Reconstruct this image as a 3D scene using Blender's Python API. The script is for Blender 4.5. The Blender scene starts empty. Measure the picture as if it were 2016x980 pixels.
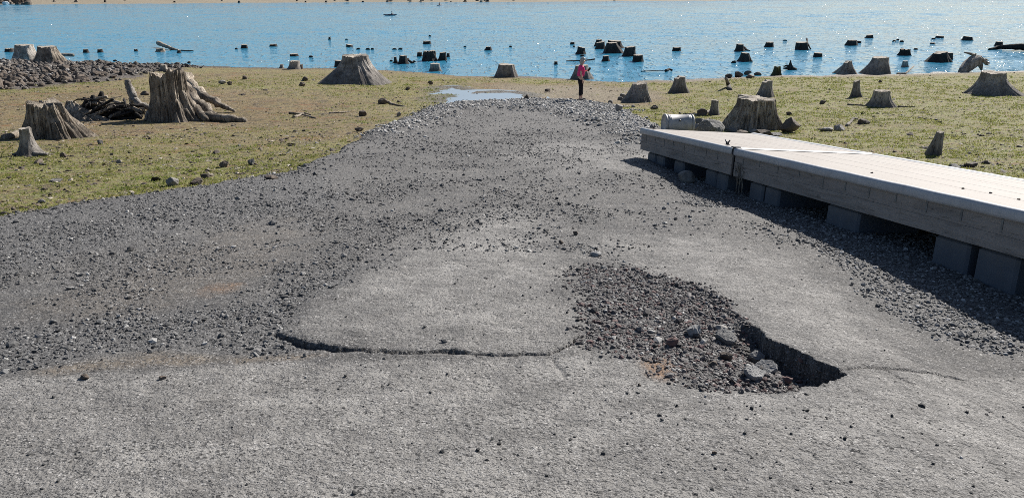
import bpy, math, random
import numpy as np
from mathutils import Vector, Matrix, Quaternion

R = math.radians
scn = bpy.context.scene
col = scn.collection
rng = np.random.default_rng(7)
random.seed(7)

# ------------------------------------------------------------------ camera, sky, sun, exposure
FPX, PITCH, EYE = 1582.0, R(17.8), 4.7
cam = bpy.data.cameras.new('camera')
cam.sensor_width = 36.0
cam.sensor_fit = 'HORIZONTAL'
cam.lens = FPX / 2016.0 * 36.0
cam.clip_start = 0.05
cam.clip_end = 6000
camo = bpy.data.objects.new('camera', cam)
col.objects.link(camo)
camo.location = (0, 0, EYE)
camo.rotation_euler = (R(90) - PITCH, 0, 0)
scn.camera = camo

SUN_AZ, SUN_EL = R(40), R(37)
world = bpy.data.worlds.new('World')
scn.world = world
world.use_nodes = True
wn = world.node_tree.nodes
wn.clear()
w_out = wn.new('ShaderNodeOutputWorld')
w_bg = wn.new('ShaderNodeBackground')
w_sky = wn.new('ShaderNodeTexSky')
w_sky.sky_type = 'NISHITA'
w_sky.sun_disc = False
w_sky.sun_elevation = SUN_EL
w_sky.sun_rotation = SUN_AZ
w_sky.altitude = 600
w_sky.air_density = 1.0
w_sky.dust_density = 1.2
w_sky.ozone_density = 2.5
w_bg.inputs['Strength'].default_value = 0.052
world.node_tree.links.new(w_sky.outputs[0], w_bg.inputs[0])
world.node_tree.links.new(w_bg.outputs[0], w_out.inputs[0])

sun = bpy.data.lights.new('sun', 'SUN')
sun.energy = 5.0
sun.angle = R(0.53)
sun.color = (1.0, 0.955, 0.89)
suno = bpy.data.objects.new('sun', sun)
col.objects.link(suno)
sdir = Vector((math.sin(SUN_AZ) * math.cos(SUN_EL), math.cos(SUN_AZ) * math.cos(SUN_EL), math.sin(SUN_EL)))
suno.rotation_euler = (-sdir).to_track_quat('-Z', 'Y').to_euler()
suno.location = (20, 20, 30)

scn.cycles.filter_width = 0.9
scn.cycles.use_denoising = False
scn.view_settings.view_transform = 'Standard'
scn.view_settings.look = 'None'
scn.view_settings.exposure = 0.75
scn.view_settings.gamma = 1.0
scn.view_settings.use_curve_mapping = False

# ------------------------------------------------------------------ noise
def _hash(ix, iy, iz, seed):
    n = (ix.astype(np.int64) * 374761393 + iy.astype(np.int64) * 668265263 + iz.astype(np.int64) * 2147483647 + seed * 974634777) & 0xffffffff
    n = ((n ^ (n >> 13)) * 1274126177) & 0xffffffff
    n = ((n ^ (n >> 15)) * 2246822519) & 0xffffffff
    n = n ^ (n >> 16)
    return (n & 0xffffff) / float(0xffffff)

def noise2(x, y, seed=0):
    x = np.asarray(x, float); y = np.asarray(y, float)
    ix = np.floor(x); iy = np.floor(y); fx = x - ix; fy = y - iy
    ux = fx * fx * fx * (fx * (fx * 6 - 15) + 10); uy = fy * fy * fy * (fy * (fy * 6 - 15) + 10)
    z = np.zeros_like(ix)
    a = _hash(ix, iy, z, seed); b = _hash(ix + 1, iy, z, seed); c = _hash(ix, iy + 1, z, seed); d = _hash(ix + 1, iy + 1, z, seed)
    return (a + (b - a) * ux + (c - a) * uy + (a - b - c + d) * ux * uy) * 2 - 1

def fbm2(x, y, seed=0, octv=4, gain=0.5):
    s = 0; a = 1; t = 0
    for o in range(octv):
        s = s + a * noise2(x, y, seed + o * 17); t += a; a *= gain
        x, y = 2.03 * (0.8 * x - 0.6 * y), 2.03 * (0.6 * x + 0.8 * y)
    return s / t

def noise3(x, y, z, seed=0):
    ix = np.floor(x); iy = np.floor(y); iz = np.floor(z)
    fx = x - ix; fy = y - iy; fz = z - iz
    fx = fx * fx * (3 - 2 * fx); fy = fy * fy * (3 - 2 * fy); fz = fz * fz * (3 - 2 * fz)
    r = 0
    for dx in (0, 1):
        for dy in (0, 1):
            for dz in (0, 1):
                w = (fx if dx else 1 - fx) * (fy if dy else 1 - fy) * (fz if dz else 1 - fz)
                r = r + w * _hash(ix + dx, iy + dy, iz + dz, seed)
    return r * 2 - 1

def cells2(x, y, seed=0):
    ix = np.floor(x); iy = np.floor(y); z = np.zeros_like(ix)
    best = np.full(x.shape, 9.0)
    rid = np.zeros(x.shape)
    for dx in (-1, 0, 1):
        for dy in (-1, 0, 1):
            cx = ix + dx; cy = iy + dy
            px = cx + _hash(cx, cy, z, seed); py = cy + _hash(cx, cy, z, seed + 5)
            d = (px - x) ** 2 + (py - y) ** 2
            m = d < best
            best = np.where(m, d, best)
            rid = np.where(m, _hash(cx, cy, z, seed + 9), rid)
    return np.sqrt(best), rid

def sstep(a, b, x):
    t = np.clip((x - a) / (b - a), 0, 1)
    return t * t * (3 - 2 * t)

# ------------------------------------------------------------------ picture rays (used to find where things stand on the ground)
CP, SP = math.cos(PITCH), math.sin(PITCH)
def ray(px, py):
    u = (px - 1008) / FPX; v = (490 - py) / FPX
    return np.array([u, CP + v * SP, -SP + v * CP])
def proj(p):
    d = np.array(p, float) - np.array([0, 0, EYE])
    z = d[1] * CP - d[2] * SP
    return 1008 + FPX * d[0] / z, 490 - FPX * (d[1] * SP + d[2] * CP) / z
def depth(p):
    return p[1] * CP - (p[2] - EYE) * SP

# ------------------------------------------------------------------ ground shape
shore_px = [(-500, 112), (0, 121), (200, 124), (330, 128), (480, 131), (640, 134), (750, 138), (850, 143), (900, 147), (1000, 151),
            (1100, 154), (1160, 157), (1230, 157), (1320, 156), (1420, 152), (1500, 149), (1600, 148), (1700, 146), (1850, 142), (2016, 138), (2500, 132)]
_s = np.array([[r[0] * EYE / -r[2], r[1] * EYE / -r[2]] for r in (ray(*q) for q in shore_px)])
def shoreY(x):
    return np.interp(x, _s[:, 0], _s[:, 1]) + 0.5 * noise2(np.asarray(x) * 0.35, np.zeros_like(np.asarray(x, float)), 3)
def farY(x):
    return 374 + 0.42 * np.clip(x, -260, 260) + 14 * noise2(np.asarray(x) * 0.012, np.zeros_like(np.asarray(x, float)), 91) + 3 * noise2(np.asarray(x) * 0.07, np.zeros_like(np.asarray(x, float)), 92)
def base_h(x, y):
    A = 3.05 - 0.084 * y
    B = 0.036 * (shoreY(x) - y)
    k = 0.12
    m = np.maximum(A, B)
    return m + k * np.log(np.exp((A - m) / k) + np.exp((B - m) / k)) * 1.0 - k * 0.25

def hit_fn(fn, px, py, tmax=90):
    r = ray(px, py)
    t = np.concatenate([np.linspace(1.5, 40, 1500), np.linspace(40.05, tmax, 1000)])
    P = np.outer(t, r) + np.array([0, 0, EYE])
    g = np.maximum(fn(P[:, 0], P[:, 1]), 0.0)
    k = np.argmax(P[:, 2] <= g)
    if P[k, 2] > g[k]:
        k = len(t) - 1
    a, b = P[max(k - 1, 0)], P[k]
    da = a[2] - g[max(k - 1, 0)]; db = b[2] - g[k]
    f = da / (da - db) if da != db else 0.5
    return a + (b - a) * f

def poly_px(pts):
    return np.array([hit_fn(base_h, *q)[:2] for q in pts])

def poly_sd(poly, x, y):
    """signed distance to a polygon, negative inside"""
    x = np.asarray(x, float); y = np.asarray(y, float)
    d2 = np.full(x.shape, 1e9); inside = np.zeros(x.shape, bool)
    n = len(poly)
    for i in range(n):
        ax, ay = poly[i]; bx, by = poly[(i + 1) % n]
        ex, ey = bx - ax, by - ay
        wx, wy = x - ax, y - ay
        t = np.clip((wx * ex + wy * ey) / (ex * ex + ey * ey + 1e-12), 0, 1)
        d2 = np.minimum(d2, (wx - ex * t) ** 2 + (wy - ey * t) ** 2)
        c = ((ay <= y) & (by > y)) | ((by <= y) & (ay > y))
        xi = ax + (y - ay) / (ey if ey != 0 else 1e-12) * ex
        inside ^= c & (x < xi)
    d = np.sqrt(d2)
    return np.where(inside, -d, d)

def line_d(pts, x, y):
    """distance to an open polyline and the parameter along it"""
    x = np.asarray(x, float); y = np.asarray(y, float)
    d2 = np.full(x.shape, 1e9); par = np.zeros(x.shape)
    for i in range(len(pts) - 1):
        ax, ay = pts[i]; bx, by = pts[i + 1]
        ex, ey = bx - ax, by - ay
        t = np.clip(((x - ax) * ex + (y - ay) * ey) / (ex * ex + ey * ey), 0, 1)
        q = (x - ax - ex * t) ** 2 + (y - ay - ey * t) ** 2
        m = q < d2
        d2 = np.where(m, q, d2); par = np.where(m, i + t, par)
    return np.sqrt(d2), par

ramp_left = poly_px([(905, 204), (850, 212), (790, 234), (720, 268), (650, 303), (565, 336), (480, 352), (330, 370), (120, 396), (0, 414), (-250, 450)])
ramp_poly = np.vstack([poly_px([(1280, 243), (1240, 222), (1205, 210), (1140, 200), (1060, 198), (980, 201)]), ramp_left,
                       np.array([[-10.5, 6.0], [-11, 0.6], [9, 0.6], [8.0, 3.0], [6.4, 6.0], [5.4, 9.0], [4.7, 12.0], [4.3, 15.0], [4.2, 18.0]])])
rubble_poly = poly_px([(-260, 118), (0, 119), (150, 122), (300, 127), (375, 129), (410, 131), (390, 135), (345, 137), (310, 142), (255, 156), (165, 163), (60, 172), (-260, 190)])
puddle_poly = poly_px([(872, 192), (905, 188), (940, 186), (1005, 186), (1034, 189), (1030, 199), (985, 203), (915, 203), (872, 202)])
puddle2_poly = poly_px([(862, 178), (890, 174), (912, 178), (898, 184), (868, 184)])
pc = puddle_poly.mean(0)
PUD_Z = float(base_h(pc[0], pc[1])) - 0.02
pc2 = puddle2_poly.mean(0)
PUD2_Z = float(base_h(pc2[0], pc2[1])) - 0.02

# the dock's frame: left end of its joint, along (towards the road), across, up
DA = np.array([2.944, 10.483, 2.719])
DU = np.array([0.2248, -0.9714, 0.0759]); DU /= np.linalg.norm(DU)
DV = np.array([2.050, 0.4657, -0.1658]); DV -= DU * (DV @ DU); DV /= np.linalg.norm(DV)
DW = np.cross(DU, DV)
dock_rect = np.array([(DA + DU * u + DV * v)[:2] for u, v in ((-3.24, 0), (6.2, 0), (6.2, 2.1), (-3.24, 2.1))])
def dock_bed(z, x, y):
    s = poly_sd(dock_rect, x, y)
    w = sstep(0.75, 0.0, s)
    z = z * (1 - w) + w * (3.86 - 0.06 * x - 0.092 * y - 0.575)
    z = z - 0.15 * sstep(8.0, 4.4, y) * sstep(1.6, 3.1, x)
    return z + 0.10 * sstep(9.5, 12.5, y) * sstep(17, 14, y) * sstep(0.2, 1.6, x) * sstep(2.7, 2.1, x)

def near_h(x, y):
    h = base_h(x, y)
    h = h - 0.20 * sstep(3.0, 6.5, x) * (1 - sstep(20, 32, y)) - 0.10 * sstep(3.0, 7.0, -x) * (1 - sstep(22, 34, y))
    h = h + 0.035 * fbm2(x * 0.5, y * 0.5, 11, 4) * sstep(2, 9, y) + 0.012 * fbm2(x * 4, y * 4, 12, 3)
    h = h - 0.05 * (1 - sstep(30, 36, y))
    h = dock_bed(h, x, y)
    sd = poly_sd(rubble_poly, x, y)
    h = h + 0.22 * sstep(0.6, -3.5, sd + 0.8 * noise2(x * 0.4, y * 0.4, 5))
    for P, Z in ((puddle_poly, PUD_Z), (puddle2_poly, PUD2_Z)):
        s = poly_sd(P, x, y) + 0.30 * fbm2(x * 1.3, y * 1.3, 21, 4) + 0.1
        w = sstep(1.6, 0.1, s)
        h = h * (1 - w) + w * (Z + np.clip(s * 0.10, -0.05, 0.10))
    return h

def ground_h(x, y):
    x = np.asarray(x, float); y = np.asarray(y, float)
    h = near_h(x, y)
    h = np.maximum(h, -2.0 + 0.15 * fbm2(x * 0.05, y * 0.05, 8, 3))
    f = y - farY(x)
    fh = np.where(f < 0, 0.04 * f, 0.075 * f + 0.0006 * f * f)
    fh = np.minimum(fh, 5.5 + 0.01 * np.maximum(f, 0) + 1.2 * fbm2(x * 0.02, y * 0.02, 33, 3)) + 0.35 * fbm2(x * 0.15, y * 0.15, 34, 3) * sstep(0, 12, f)
    h = np.maximum(h, np.where(y > 150, fh, -9))
    return h

# ramp details, all in ground coordinates
pit_poly = poly_px([(1150, 560), (1150, 527), (1200, 518), (1280, 536), (1380, 566), (1440, 600), (1478, 640), (1522, 672), (1590, 702),
                    (1640, 722), (1664, 733), (1612, 757), (1545, 768), (1440, 766), (1375, 757), (1318, 748), (1262, 712), (1215, 690), (1168, 672), (1150, 640), (1172, 605)])
pit_deep = poly_px([(1440, 640), (1484, 642), (1530, 674), (1600, 705), (1655, 730), (1615, 755), (1545, 766), (1440, 764), (1350, 745), (1300, 700), (1330, 650)])
cliff_ln = poly_px([(1470, 628), (1484, 645), (1522, 672), (1590, 702), (1640, 722), (1664, 733), (1640, 745), (1612, 757), (1575, 763)])
crack_ln = poly_px([(540, 656), (578, 668), (616, 682), (660, 689), (700, 691), (800, 694), (900, 697), (1000, 699), (1080, 697), (1112, 685), (1140, 662)])
slab_poly = poly_px([(540, 656), (578, 668), (616, 682), (660, 689), (700, 691), (800, 694), (900, 697), (1000, 699), (1080, 697), (1112, 685), (1140, 662),
                     (1160, 610), (1140, 560), (1135, 500), (1120, 430), (1010, 405), (880, 430), (790, 470), (700, 530), (600, 600)])
seam_ln = poly_px([(1640, 726), (1700, 714), (1760, 708), (1840, 705), (1900, 712)])
seam2_ln = poly_px([(1745, 712), (1775, 728), (1800, 740)])
seam3_ln = poly_px([(1925, 760), (1975, 785), (2016, 806), (2080, 835)])
crk4_ln = poly_px([(1090, 705), (1098, 725), (1110, 742)])
gravA = poly_px([(-300, 470), (0, 420), (330, 376), (560, 345), (640, 350), (700, 400), (560, 425), (420, 450), (300, 480), (130, 530), (-300, 600)])
gravB = poly_px([(-300, 690), (0, 640), (150, 625), (300, 610), (430, 600), (560, 560), (720, 505), (790, 500), (700, 545), (610, 590), (570, 630), (545, 655),
                 (600, 685), (640, 692), (520, 697), (430, 690), (330, 680), (200, 690), (90, 712), (0, 738), (-300, 760)])
gravC = poly_px([(1340, 400), (1460, 412), (1560, 455), (1660, 520), (1760, 590), (1850, 628), (1960, 650), (2016, 660), (2300, 640), (2300, 480), (2016, 500), (1700, 420), (1500, 350), (1320, 330)])
gravD = poly_px([(735, 262), (800, 238), (860, 206), (1000, 196), (1140, 198), (1215, 208), (1300, 243), (1280, 290), (1235, 272), (1160, 240), (1080, 222), (1000, 214), (910, 218), (830, 245), (760, 275)])
dirtA = poly_px([(60, 730), (200, 702), (330, 690), (480, 700), (640, 694), (740, 698), (540, 712), (300, 726), (100, 742)])
brownA = poly_px([(0, 600), (150, 560), (300, 500), (450, 450), (560, 430), (620, 470), (560, 530), (430, 590), (250, 620), (60, 640)])
lightP = poly_px([(1010, 300), (1100, 280), (1200, 290), (1270, 325), (1230, 350), (1090, 348)])
lightQ = poly_px([(1200, 470), (1420, 470), (1560, 500), (1640, 570), (1800, 650), (1700, 700), (1560, 670), (1480, 610), (1300, 540)])
nearP = poly_px([(-600, 820), (0, 742), (300, 728), (560, 712), (1060, 706), (1180, 690), (1262, 712), (1318, 748), (1440, 768), (1545, 772), (1612, 760), (1664, 735), (1840, 700), (2300, 690), (2600, 1100), (-600, 1100)])

def ramp_sd(x, y):
    return poly_sd(ramp_poly, x, y) + 0.30 * fbm2(x * 1.1, y * 1.1, 41, 5, 0.6) + 0.09 * fbm2(x * 6, y * 6, 45, 3)

def ramp_fields(x, y):
    sd = ramp_sd(x, y)
    wob = 0.05 * fbm2(x * 5, y * 5, 51, 3)
    dcl0, _ = line_d(cliff_ln, x, y)
    pit = poly_sd(pit_poly, x, y) + wob + 0.030 * fbm2(x * 16, y * 16, 59, 3) + sstep(0.3, 0.9, dcl0) * (0.22 * fbm2(x * 4, y * 4, 56, 4) + 0.02)
    deep = poly_sd(pit_deep, x, y) + 0.5 * wob
    slab = poly_sd(slab_poly, x + 0.022 * fbm2(x * 12, y * 12, 57, 3), y + 0.030 * fbm2(x * 12, y * 12, 58, 3))
    cd, cp = line_d(crack_ln, x + 0.022 * fbm2(x * 12, y * 12, 57, 3), y + 0.030 * fbm2(x * 12, y * 12, 58, 3))
    nf = fbm2(x * 2.2, y * 2.2, 52, 4)
    gA = sstep(0.25, -0.35, poly_sd(gravA, x, y) + 0.35 * nf)
    gB = sstep(0.12, -0.15, poly_sd(gravB, x, y) + 0.16 * nf)
    gC = sstep(0.14, -0.12, poly_sd(gravC, x, y) + 0.16 * nf)
    gD = sstep(0.4, -0.5, poly_sd(gravD, x, y) + 0.7 * nf)
    gP = sstep(0.05, -0.05, pit)
    grav = np.maximum.reduce([gA, gB, gC, gD, gP])
    dirt = sstep(0.05, -0.10, poly_sd(dirtA, x, y) + 0.10 * nf)
    dirt = np.maximum(dirt, 0.32 * sstep(0.2, -0.3, poly_sd(brownA, x, y) + 0.5 * nf))
    n5 = fbm2(x * 5.5, y * 5.5, 55, 4)
    light = np.maximum.reduce([sstep(0.25, -0.45, poly_sd(slab_poly, x, y) + 0.55 * nf + 0.3 * n5) * (0.75 + 0.5 * nf),
                               0.6 * sstep(0.6, -0.6, poly_sd(lightP, x, y) + 0.8 * nf),
                               0.7 * sstep(0.3, -0.3, poly_sd(lightQ, x, y) + 0.4 * nf),
                               0.75 * sstep(0.06, -0.06, poly_sd(nearP, x, y) + 0.05 * nf)])
    light = np.clip(light * (1 - grav) * (0.85 + 0.7 * n5), 0, 1)
    return dict(sd=sd, pit=pit, deep=deep, slab=slab, cd=cd, cp=cp, grav=grav, dirt=dirt, light=light, gA=gA, gB=gB, gC=gC, gD=gD, gP=gP)

def ramp_z(x, y, f=None, fine=True):
    if f is None:
        f = ramp_fields(x, y)
    z = base_h(x, y)
    cross = 0.0
    z = z - 0.16 * sstep(2.6, 6.5, x) * (1 - sstep(20, 32, y)) - 0.08 * sstep(3.0, 8.0, -x) * (1 - sstep(22, 34, y))
    z = z + 0.022 * fbm2(x * 0.45, y * 0.45, 61, 3) * sstep(3.6, 8, y) + 0.007 * fbm2(x * 1.8, y * 1.8, 62, 3)
    z = z + 0.10 * f['gD'] + 0.05 * f['gA'] * sstep(0.0, -1.0, f['sd'])
    z = dock_bed(z, x, y)
    # loosened bands sit lower than the slab
    z = z - 0.018 * f['gB'] - 0.012 * f['gC']
    # raised slab lip beyond the crack
    lip = np.interp(f['cp'], [0, 1, 2, 3, 4, 5, 5.6, 6, 6.4, 7, 8, 9, 10], [.010, .030, .036, .030, .012, .008, .010, .026, .010, .008, .006, .010, .006])
    ins = sstep(0.006, -0.006, f['slab'])
    z = z + ins * lip * np.exp(-f['cd'] / 0.55)
    gap = np.interp(f['cp'], [0, 1, 2, 3, 4, 5, 5.7, 6, 6.3, 7, 10], [.012, .028, .034, .026, .011, .008, .010, .026, .010, .010, .009]) * (0.8 + 0.5 * noise2(x * 18, y * 18, 73))
    z = z - 0.055 * np.exp(-(f['cd'] / gap) ** 2) * (1 - ins * 0.7)
    # the pothole
    dcl, pcl = line_d(cliff_ln, x, y)
    tap = sstep(0.3, 2.2, pcl) * (1 - 0.35 * sstep(6.2, 8, pcl))
    near_c = np.exp(-(dcl / 0.27) ** 2) * (0.12 + 0.88 * tap)
    sharp = 0.018 + 0.16 * (1 - np.exp(-(dcl / 0.14) ** 2) * sstep(0.05, 1.2, pcl))
    prof = np.clip((0.006 - f['pit']) / sharp, 0, 1)
    prof = prof * prof * (3 - 2 * prof)
    dep = prof * (0.012 + 0.045 * np.exp(-(dcl / 0.75) ** 2) * (0.4 + 0.6 * tap) + 0.11 * near_c)
    z = z - dep * (1 + 0.25 * noise2(x * 6, y * 6, 71) * sstep(0, -0.1, f['pit']))
    for ln, w, d in ((seam_ln, .012, .022), (seam2_ln, .010, .012), (seam3_ln, .009, .010), (crk4_ln, .02, .012)):
        dd, _ = line_d(ln, x + 0.012 * noise2(x * 14, y * 14, 77), y + 0.012 * noise2(x * 14, y * 14, 78))
        z = z - d * np.exp(-(dd / w) ** 2)
    # far hollows of lost surface
    z = z - 0.012 * sstep(0.1, 0.5, fbm2(x * 1.5, y * 1.5, 64, 4)) * sstep(5, 8, y)
    if fine:
        c1, _ = cells2(x * 38, y * 38, 81)
        c2, _ = cells2(x * 75, y * 75, 82)
        amp = 0.0035 + 0.008 * f['grav'] + 0.002 * f['dirt'] + 0.003 * sstep(5, 9, y)
        z = z + amp * (0.5 - c1) + 0.4 * amp * (0.5 - c2) + 0.004 * f['grav'] * fbm2(x * 20, y * 20, 83, 2)
        pk = fbm2(x * 9, y * 9, 84, 3)
        z = z - 0.004 * sstep(0.25, 0.5, pk) * (1 - f['grav'])
    # the edge feathers down below the ground beside it
    z = z - 0.16 * sstep(-0.05, 0.25, f['sd'])
    return z

def surf_h(x, y):
    x = np.asarray(x, float); y = np.asarray(y, float)
    g = ground_h(x, y)
    sd = ramp_sd(x, y)
    r = ramp_z(x, y, None, False)
    g2 = g - 0.35 * sstep(-0.05, -0.45, sd)
    return np.where(sd < 0.3, np.maximum(g2, r), g)
def hit(px, py):
    return hit_fn(surf_h, px, py)
def sz(x, y):
    return float(max(surf_h(np.array([x]), np.array([y]))[0], 0.0))

# ------------------------------------------------------------------ mesh helpers
def link(o, parent=None):
    col.objects.link(o)
    if parent is not None:
        o.parent = parent
    return o

def mesh_np(name, V, F, mats, parent=None, smooth=True, attrs=None, mat_idx=None, per=None):
    me = bpy.data.meshes.new(name)
    V = np.asarray(V, np.float32)
    me.vertices.add(len(V)); me.vertices.foreach_set('co', V.ravel())
    if isinstance(F, np.ndarray):
        k = F.shape[1]; n = len(F)
        me.loops.add(n * k); me.loops.foreach_set('vertex_index', F.astype(np.int32).ravel())
        me.polygons.add(n)
        me.polygons.foreach_set('loop_start', np.arange(0, n * k, k, dtype=np.int32))
        try:
            me.polygons.foreach_set('loop_total', np.full(n, k, dtype=np.int32))
        except Exception:
            pass
    else:
        n = len(F)
        lens = np.array([len(f) for f in F], np.int32)
        flat = np.array([i for f in F for i in f], np.int32)
        me.loops.add(len(flat)); me.loops.foreach_set('vertex_index', flat)
        me.polygons.add(n)
        st = np.zeros(n, np.int32); st[1:] = np.cumsum(lens)[:-1]
        me.polygons.foreach_set('loop_start', st)
        try:
            me.polygons.foreach_set('loop_total', lens)
        except Exception:
            pass
    if smooth is not None:
        me.polygons.foreach_set('use_smooth', np.full(n, bool(smooth)))
    if not isinstance(mats, (list, tuple)):
        mats = [mats]
    for m in mats:
        me.materials.append(m)
    if mat_idx is not None:
        me.polygons.foreach_set('material_index', np.asarray(mat_idx, np.int32))
    if attrs:
        for k_, a in attrs.items():
            a = np.asarray(a, np.float32)
            if a.ndim == 1:
                at = me.attributes.new(k_, 'FLOAT', 'POINT'); at.data.foreach_set('value', a)
            else:
                at = me.attributes.new(k_, 'FLOAT_COLOR', 'POINT')
                at.data.foreach_set('color', np.hstack([a, np.ones((len(a), 1), np.float32)]).astype(np.float32).ravel())
    me.update(calc_edges=True)
    o = bpy.data.objects.new(name, me)
    return link(o, parent)

def tag(o, label=None, cat=None, group=None, kind=None):
    if label: o['label'] = label
    if cat: o['category'] = cat
    if group: o['group'] = group
    if kind: o['kind'] = kind
    return o

def empty(name, loc):
    o = bpy.data.objects.new(name, None)
    o.empty_display_size = 0.2
    o.location = loc
    return link(o)

class MB:
    def __init__(s): s.v = []; s.f = []
    def add(s, V, F):
        b = len(s.v); s.v += [tuple(map(float, p)) for p in V]; s.f += [tuple(i + b for i in f) for f in F]
    def box(s, x0, x1, y0, y1, z0, z1, bev=0.0):
        b = bev
        if b <= 0:
            V = [(x, y, z) for z in (z0, z1) for y in (y0, y1) for x in (x0, x1)]
            s.add(V, [(0, 2, 3, 1), (4, 5, 7, 6), (0, 1, 5, 4), (2, 6, 7, 3), (0, 4, 6, 2), (1, 3, 7, 5)])
            return
        rings = []
        for z, k in ((z0, b), (z0 + b, 0), (z1 - b, 0), (z1, b)):
            a0, a1, c0, c1 = x0 + k, x1 - k, y0 + k, y1 - k
            q = b * 0.8
            rings.append([(a0 + q, c0, z), (a1 - q, c0, z), (a1, c0 + q, z), (a1, c1 - q, z), (a1 - q, c1, z), (a0 + q, c1, z), (a0, c1 - q, z), (a0, c0 + q, z)])
        V = [p for r in rings for p in r]
        F = [tuple(range(7, -1, -1)), tuple(range(24, 32))]
        for k in range(3):
            for i in range(8):
                j = (i + 1) % 8
                F.append((k * 8 + i, k * 8 + j, k * 8 + 8 + j, k * 8 + 8 + i))
        s.add(V, F)
    def tube(s, pts, rad, n=8, seed=0, rough=0.0, flat=1.0):
        pts = [Vector(p) for p in pts]
        m = len(pts)
        V = []; F = []
        up = Vector((0.13, 0.21, 1)).normalized()
        for i, p in enumerate(pts):
            d = (pts[min(i + 1, m - 1)] - pts[max(i - 1, 0)]).normalized()
            a = d.cross(up)
            if a.length < 0.05: a = d.cross(Vector((1, 0, 0)))
            a.normalize(); b = a.cross(d).normalized()
            r = rad[i] if hasattr(rad, '__len__') else rad
            for k in range(n):
                t = 2 * math.pi * k / n
                q = r * (1 + rough * (random.random() - 0.5) * 2)
                V.append(p + a * (q * math.cos(t)) + b * (q * flat * math.sin(t)))
        for i in range(m - 1):
            for k in range(n):
                j = (k + 1) % n
                F.append((i * n + k, i * n + j, i * n + n + j, i * n + n + k))
        F.append(tuple(range(n - 1, -1, -1))); F.append(tuple((m - 1) * n + k for k in range(n)))
        s.add(V, F)
    def build(s, name, mat, parent=None, smooth=False):
        return mesh_np(name, np.array(s.v), s.f, mat, parent, smooth)

def grid_faces(nr, nc):
    i = np.arange((nr - 1) * (nc - 1)); r = i // (nc - 1); c = i % (nc - 1)
    a = r * nc + c
    return np.stack([a, a + 1, a + nc + 1, a + nc], 1)

# ------------------------------------------------------------------ materials
class NT:
    def __init__(s, name):
        s.m = bpy.data.materials.new(name); s.m.use_nodes = True
        s.t = s.m.node_tree; s.t.nodes.clear()
        s.out = s.n('ShaderNodeOutputMaterial'); s.b = s.n('ShaderNodeBsdfPrincipled')
        s.l(s.b.outputs[0], s.out.inputs[0])
        s.co = s.n('ShaderNodeTexCoord').outputs['Object']
    def n(s, typ, **kw):
        x = s.t.nodes.new(typ)
        for k, v in kw.items(): setattr(x, k, v)
        return x
    def l(s, a, b): s.t.links.new(a, b)
    def set(s, node, i, v):
        if isinstance(v, bpy.types.NodeSocket): s.l(v, node.inputs[i])
        else: node.inputs[i].default_value = v
    def noise(s, scale, detail=4, rough=0.55, vec=None, dist=0.0):
        x = s.n('ShaderNodeTexNoise')
        s.l(vec or s.co, x.inputs['Vector'])
        x.inputs['Scale'].default_value = scale; x.inputs['Detail'].default_value = detail
        x.inputs['Roughness'].default_value = rough; x.inputs['Distortion'].default_value = dist
        return x.outputs['Fac']
    def voro(s, scale, out='Color', vec=None, feature='F1'):
        x = s.n('ShaderNodeTexVoronoi', feature=feature)
        s.l(vec or s.co, x.inputs['Vector']); x.inputs['Scale'].default_value = scale
        return x.outputs[out]
    def mapp(s, scale, vec=None):
        x = s.n('ShaderNodeMapping'); s.l(vec or s.co, x.inputs['Vector']); x.inputs['Scale'].default_value = scale
        return x.outputs[0]
    def ramp(s, fac, stops):
        x = s.n('ShaderNodeValToRGB'); s.l(fac, x.inputs[0])
        e = x.color_ramp.elements
        while len(e) < len(stops): e.new(0.5)
        for q, (p, c) in zip(e, stops):
            q.position = p
            q.color = (c, c, c, 1) if not hasattr(c, '__len__') else (*c, 1)
        return x.outputs[0]
    def mix(s, fac, a, b, mode='MIX'):
        x = s.n('ShaderNodeMix', data_type='RGBA', blend_type=mode)
        for i, v in ((0, fac), (6, a), (7, b)):
            if isinstance(v, bpy.types.NodeSocket): s.l(v, x.inputs[i])
            elif hasattr(v, '__len__'): x.inputs[i].default_value = (*v, 1) if len(v) == 3 else v
            else: x.inputs[i].default_value = v if i == 0 else (v, v, v, 1)
        return x.outputs[2]
    def math(s, op, a, b=0.0, clamp=False):
        x = s.n('ShaderNodeMath', operation=op, use_clamp=clamp)
        s.set(x, 0, a); s.set(x, 1, b)
        return x.outputs[0]
    def attr(s, name, out='Fac'):
        x = s.n('ShaderNodeAttribute', attribute_name=name)
        return x.outputs[out]
    def sep(s, c):
        x = s.n('ShaderNodeSeparateColor'); s.l(c, x.inputs[0]); return x.outputs
    def bump(s, h, strength=0.5, dist=0.01, prev=None):
        x = s.n('ShaderNodeBump'); s.l(h, x.inputs['Height'])
        x.inputs['Strength'].default_value = strength; x.inputs['Distance'].default_value = dist
        if prev is not None: s.l(prev, x.inputs['Normal'])
        return x.outputs[0]
    def fin(s, colr, rough=0.85, normal=None, spec=0.35, metal=0.0):
        s.set(s.b, 'Base Color', colr if isinstance(colr, bpy.types.NodeSocket) else (*colr, 1))
        s.set(s.b, 'Roughness', rough); s.b.inputs['Specular IOR Level'].default_value = spec
        s.b.inputs['Metallic'].default_value = metal
        if normal is not None: s.l(normal, s.b.inputs['Normal'])
        return s.m

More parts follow.
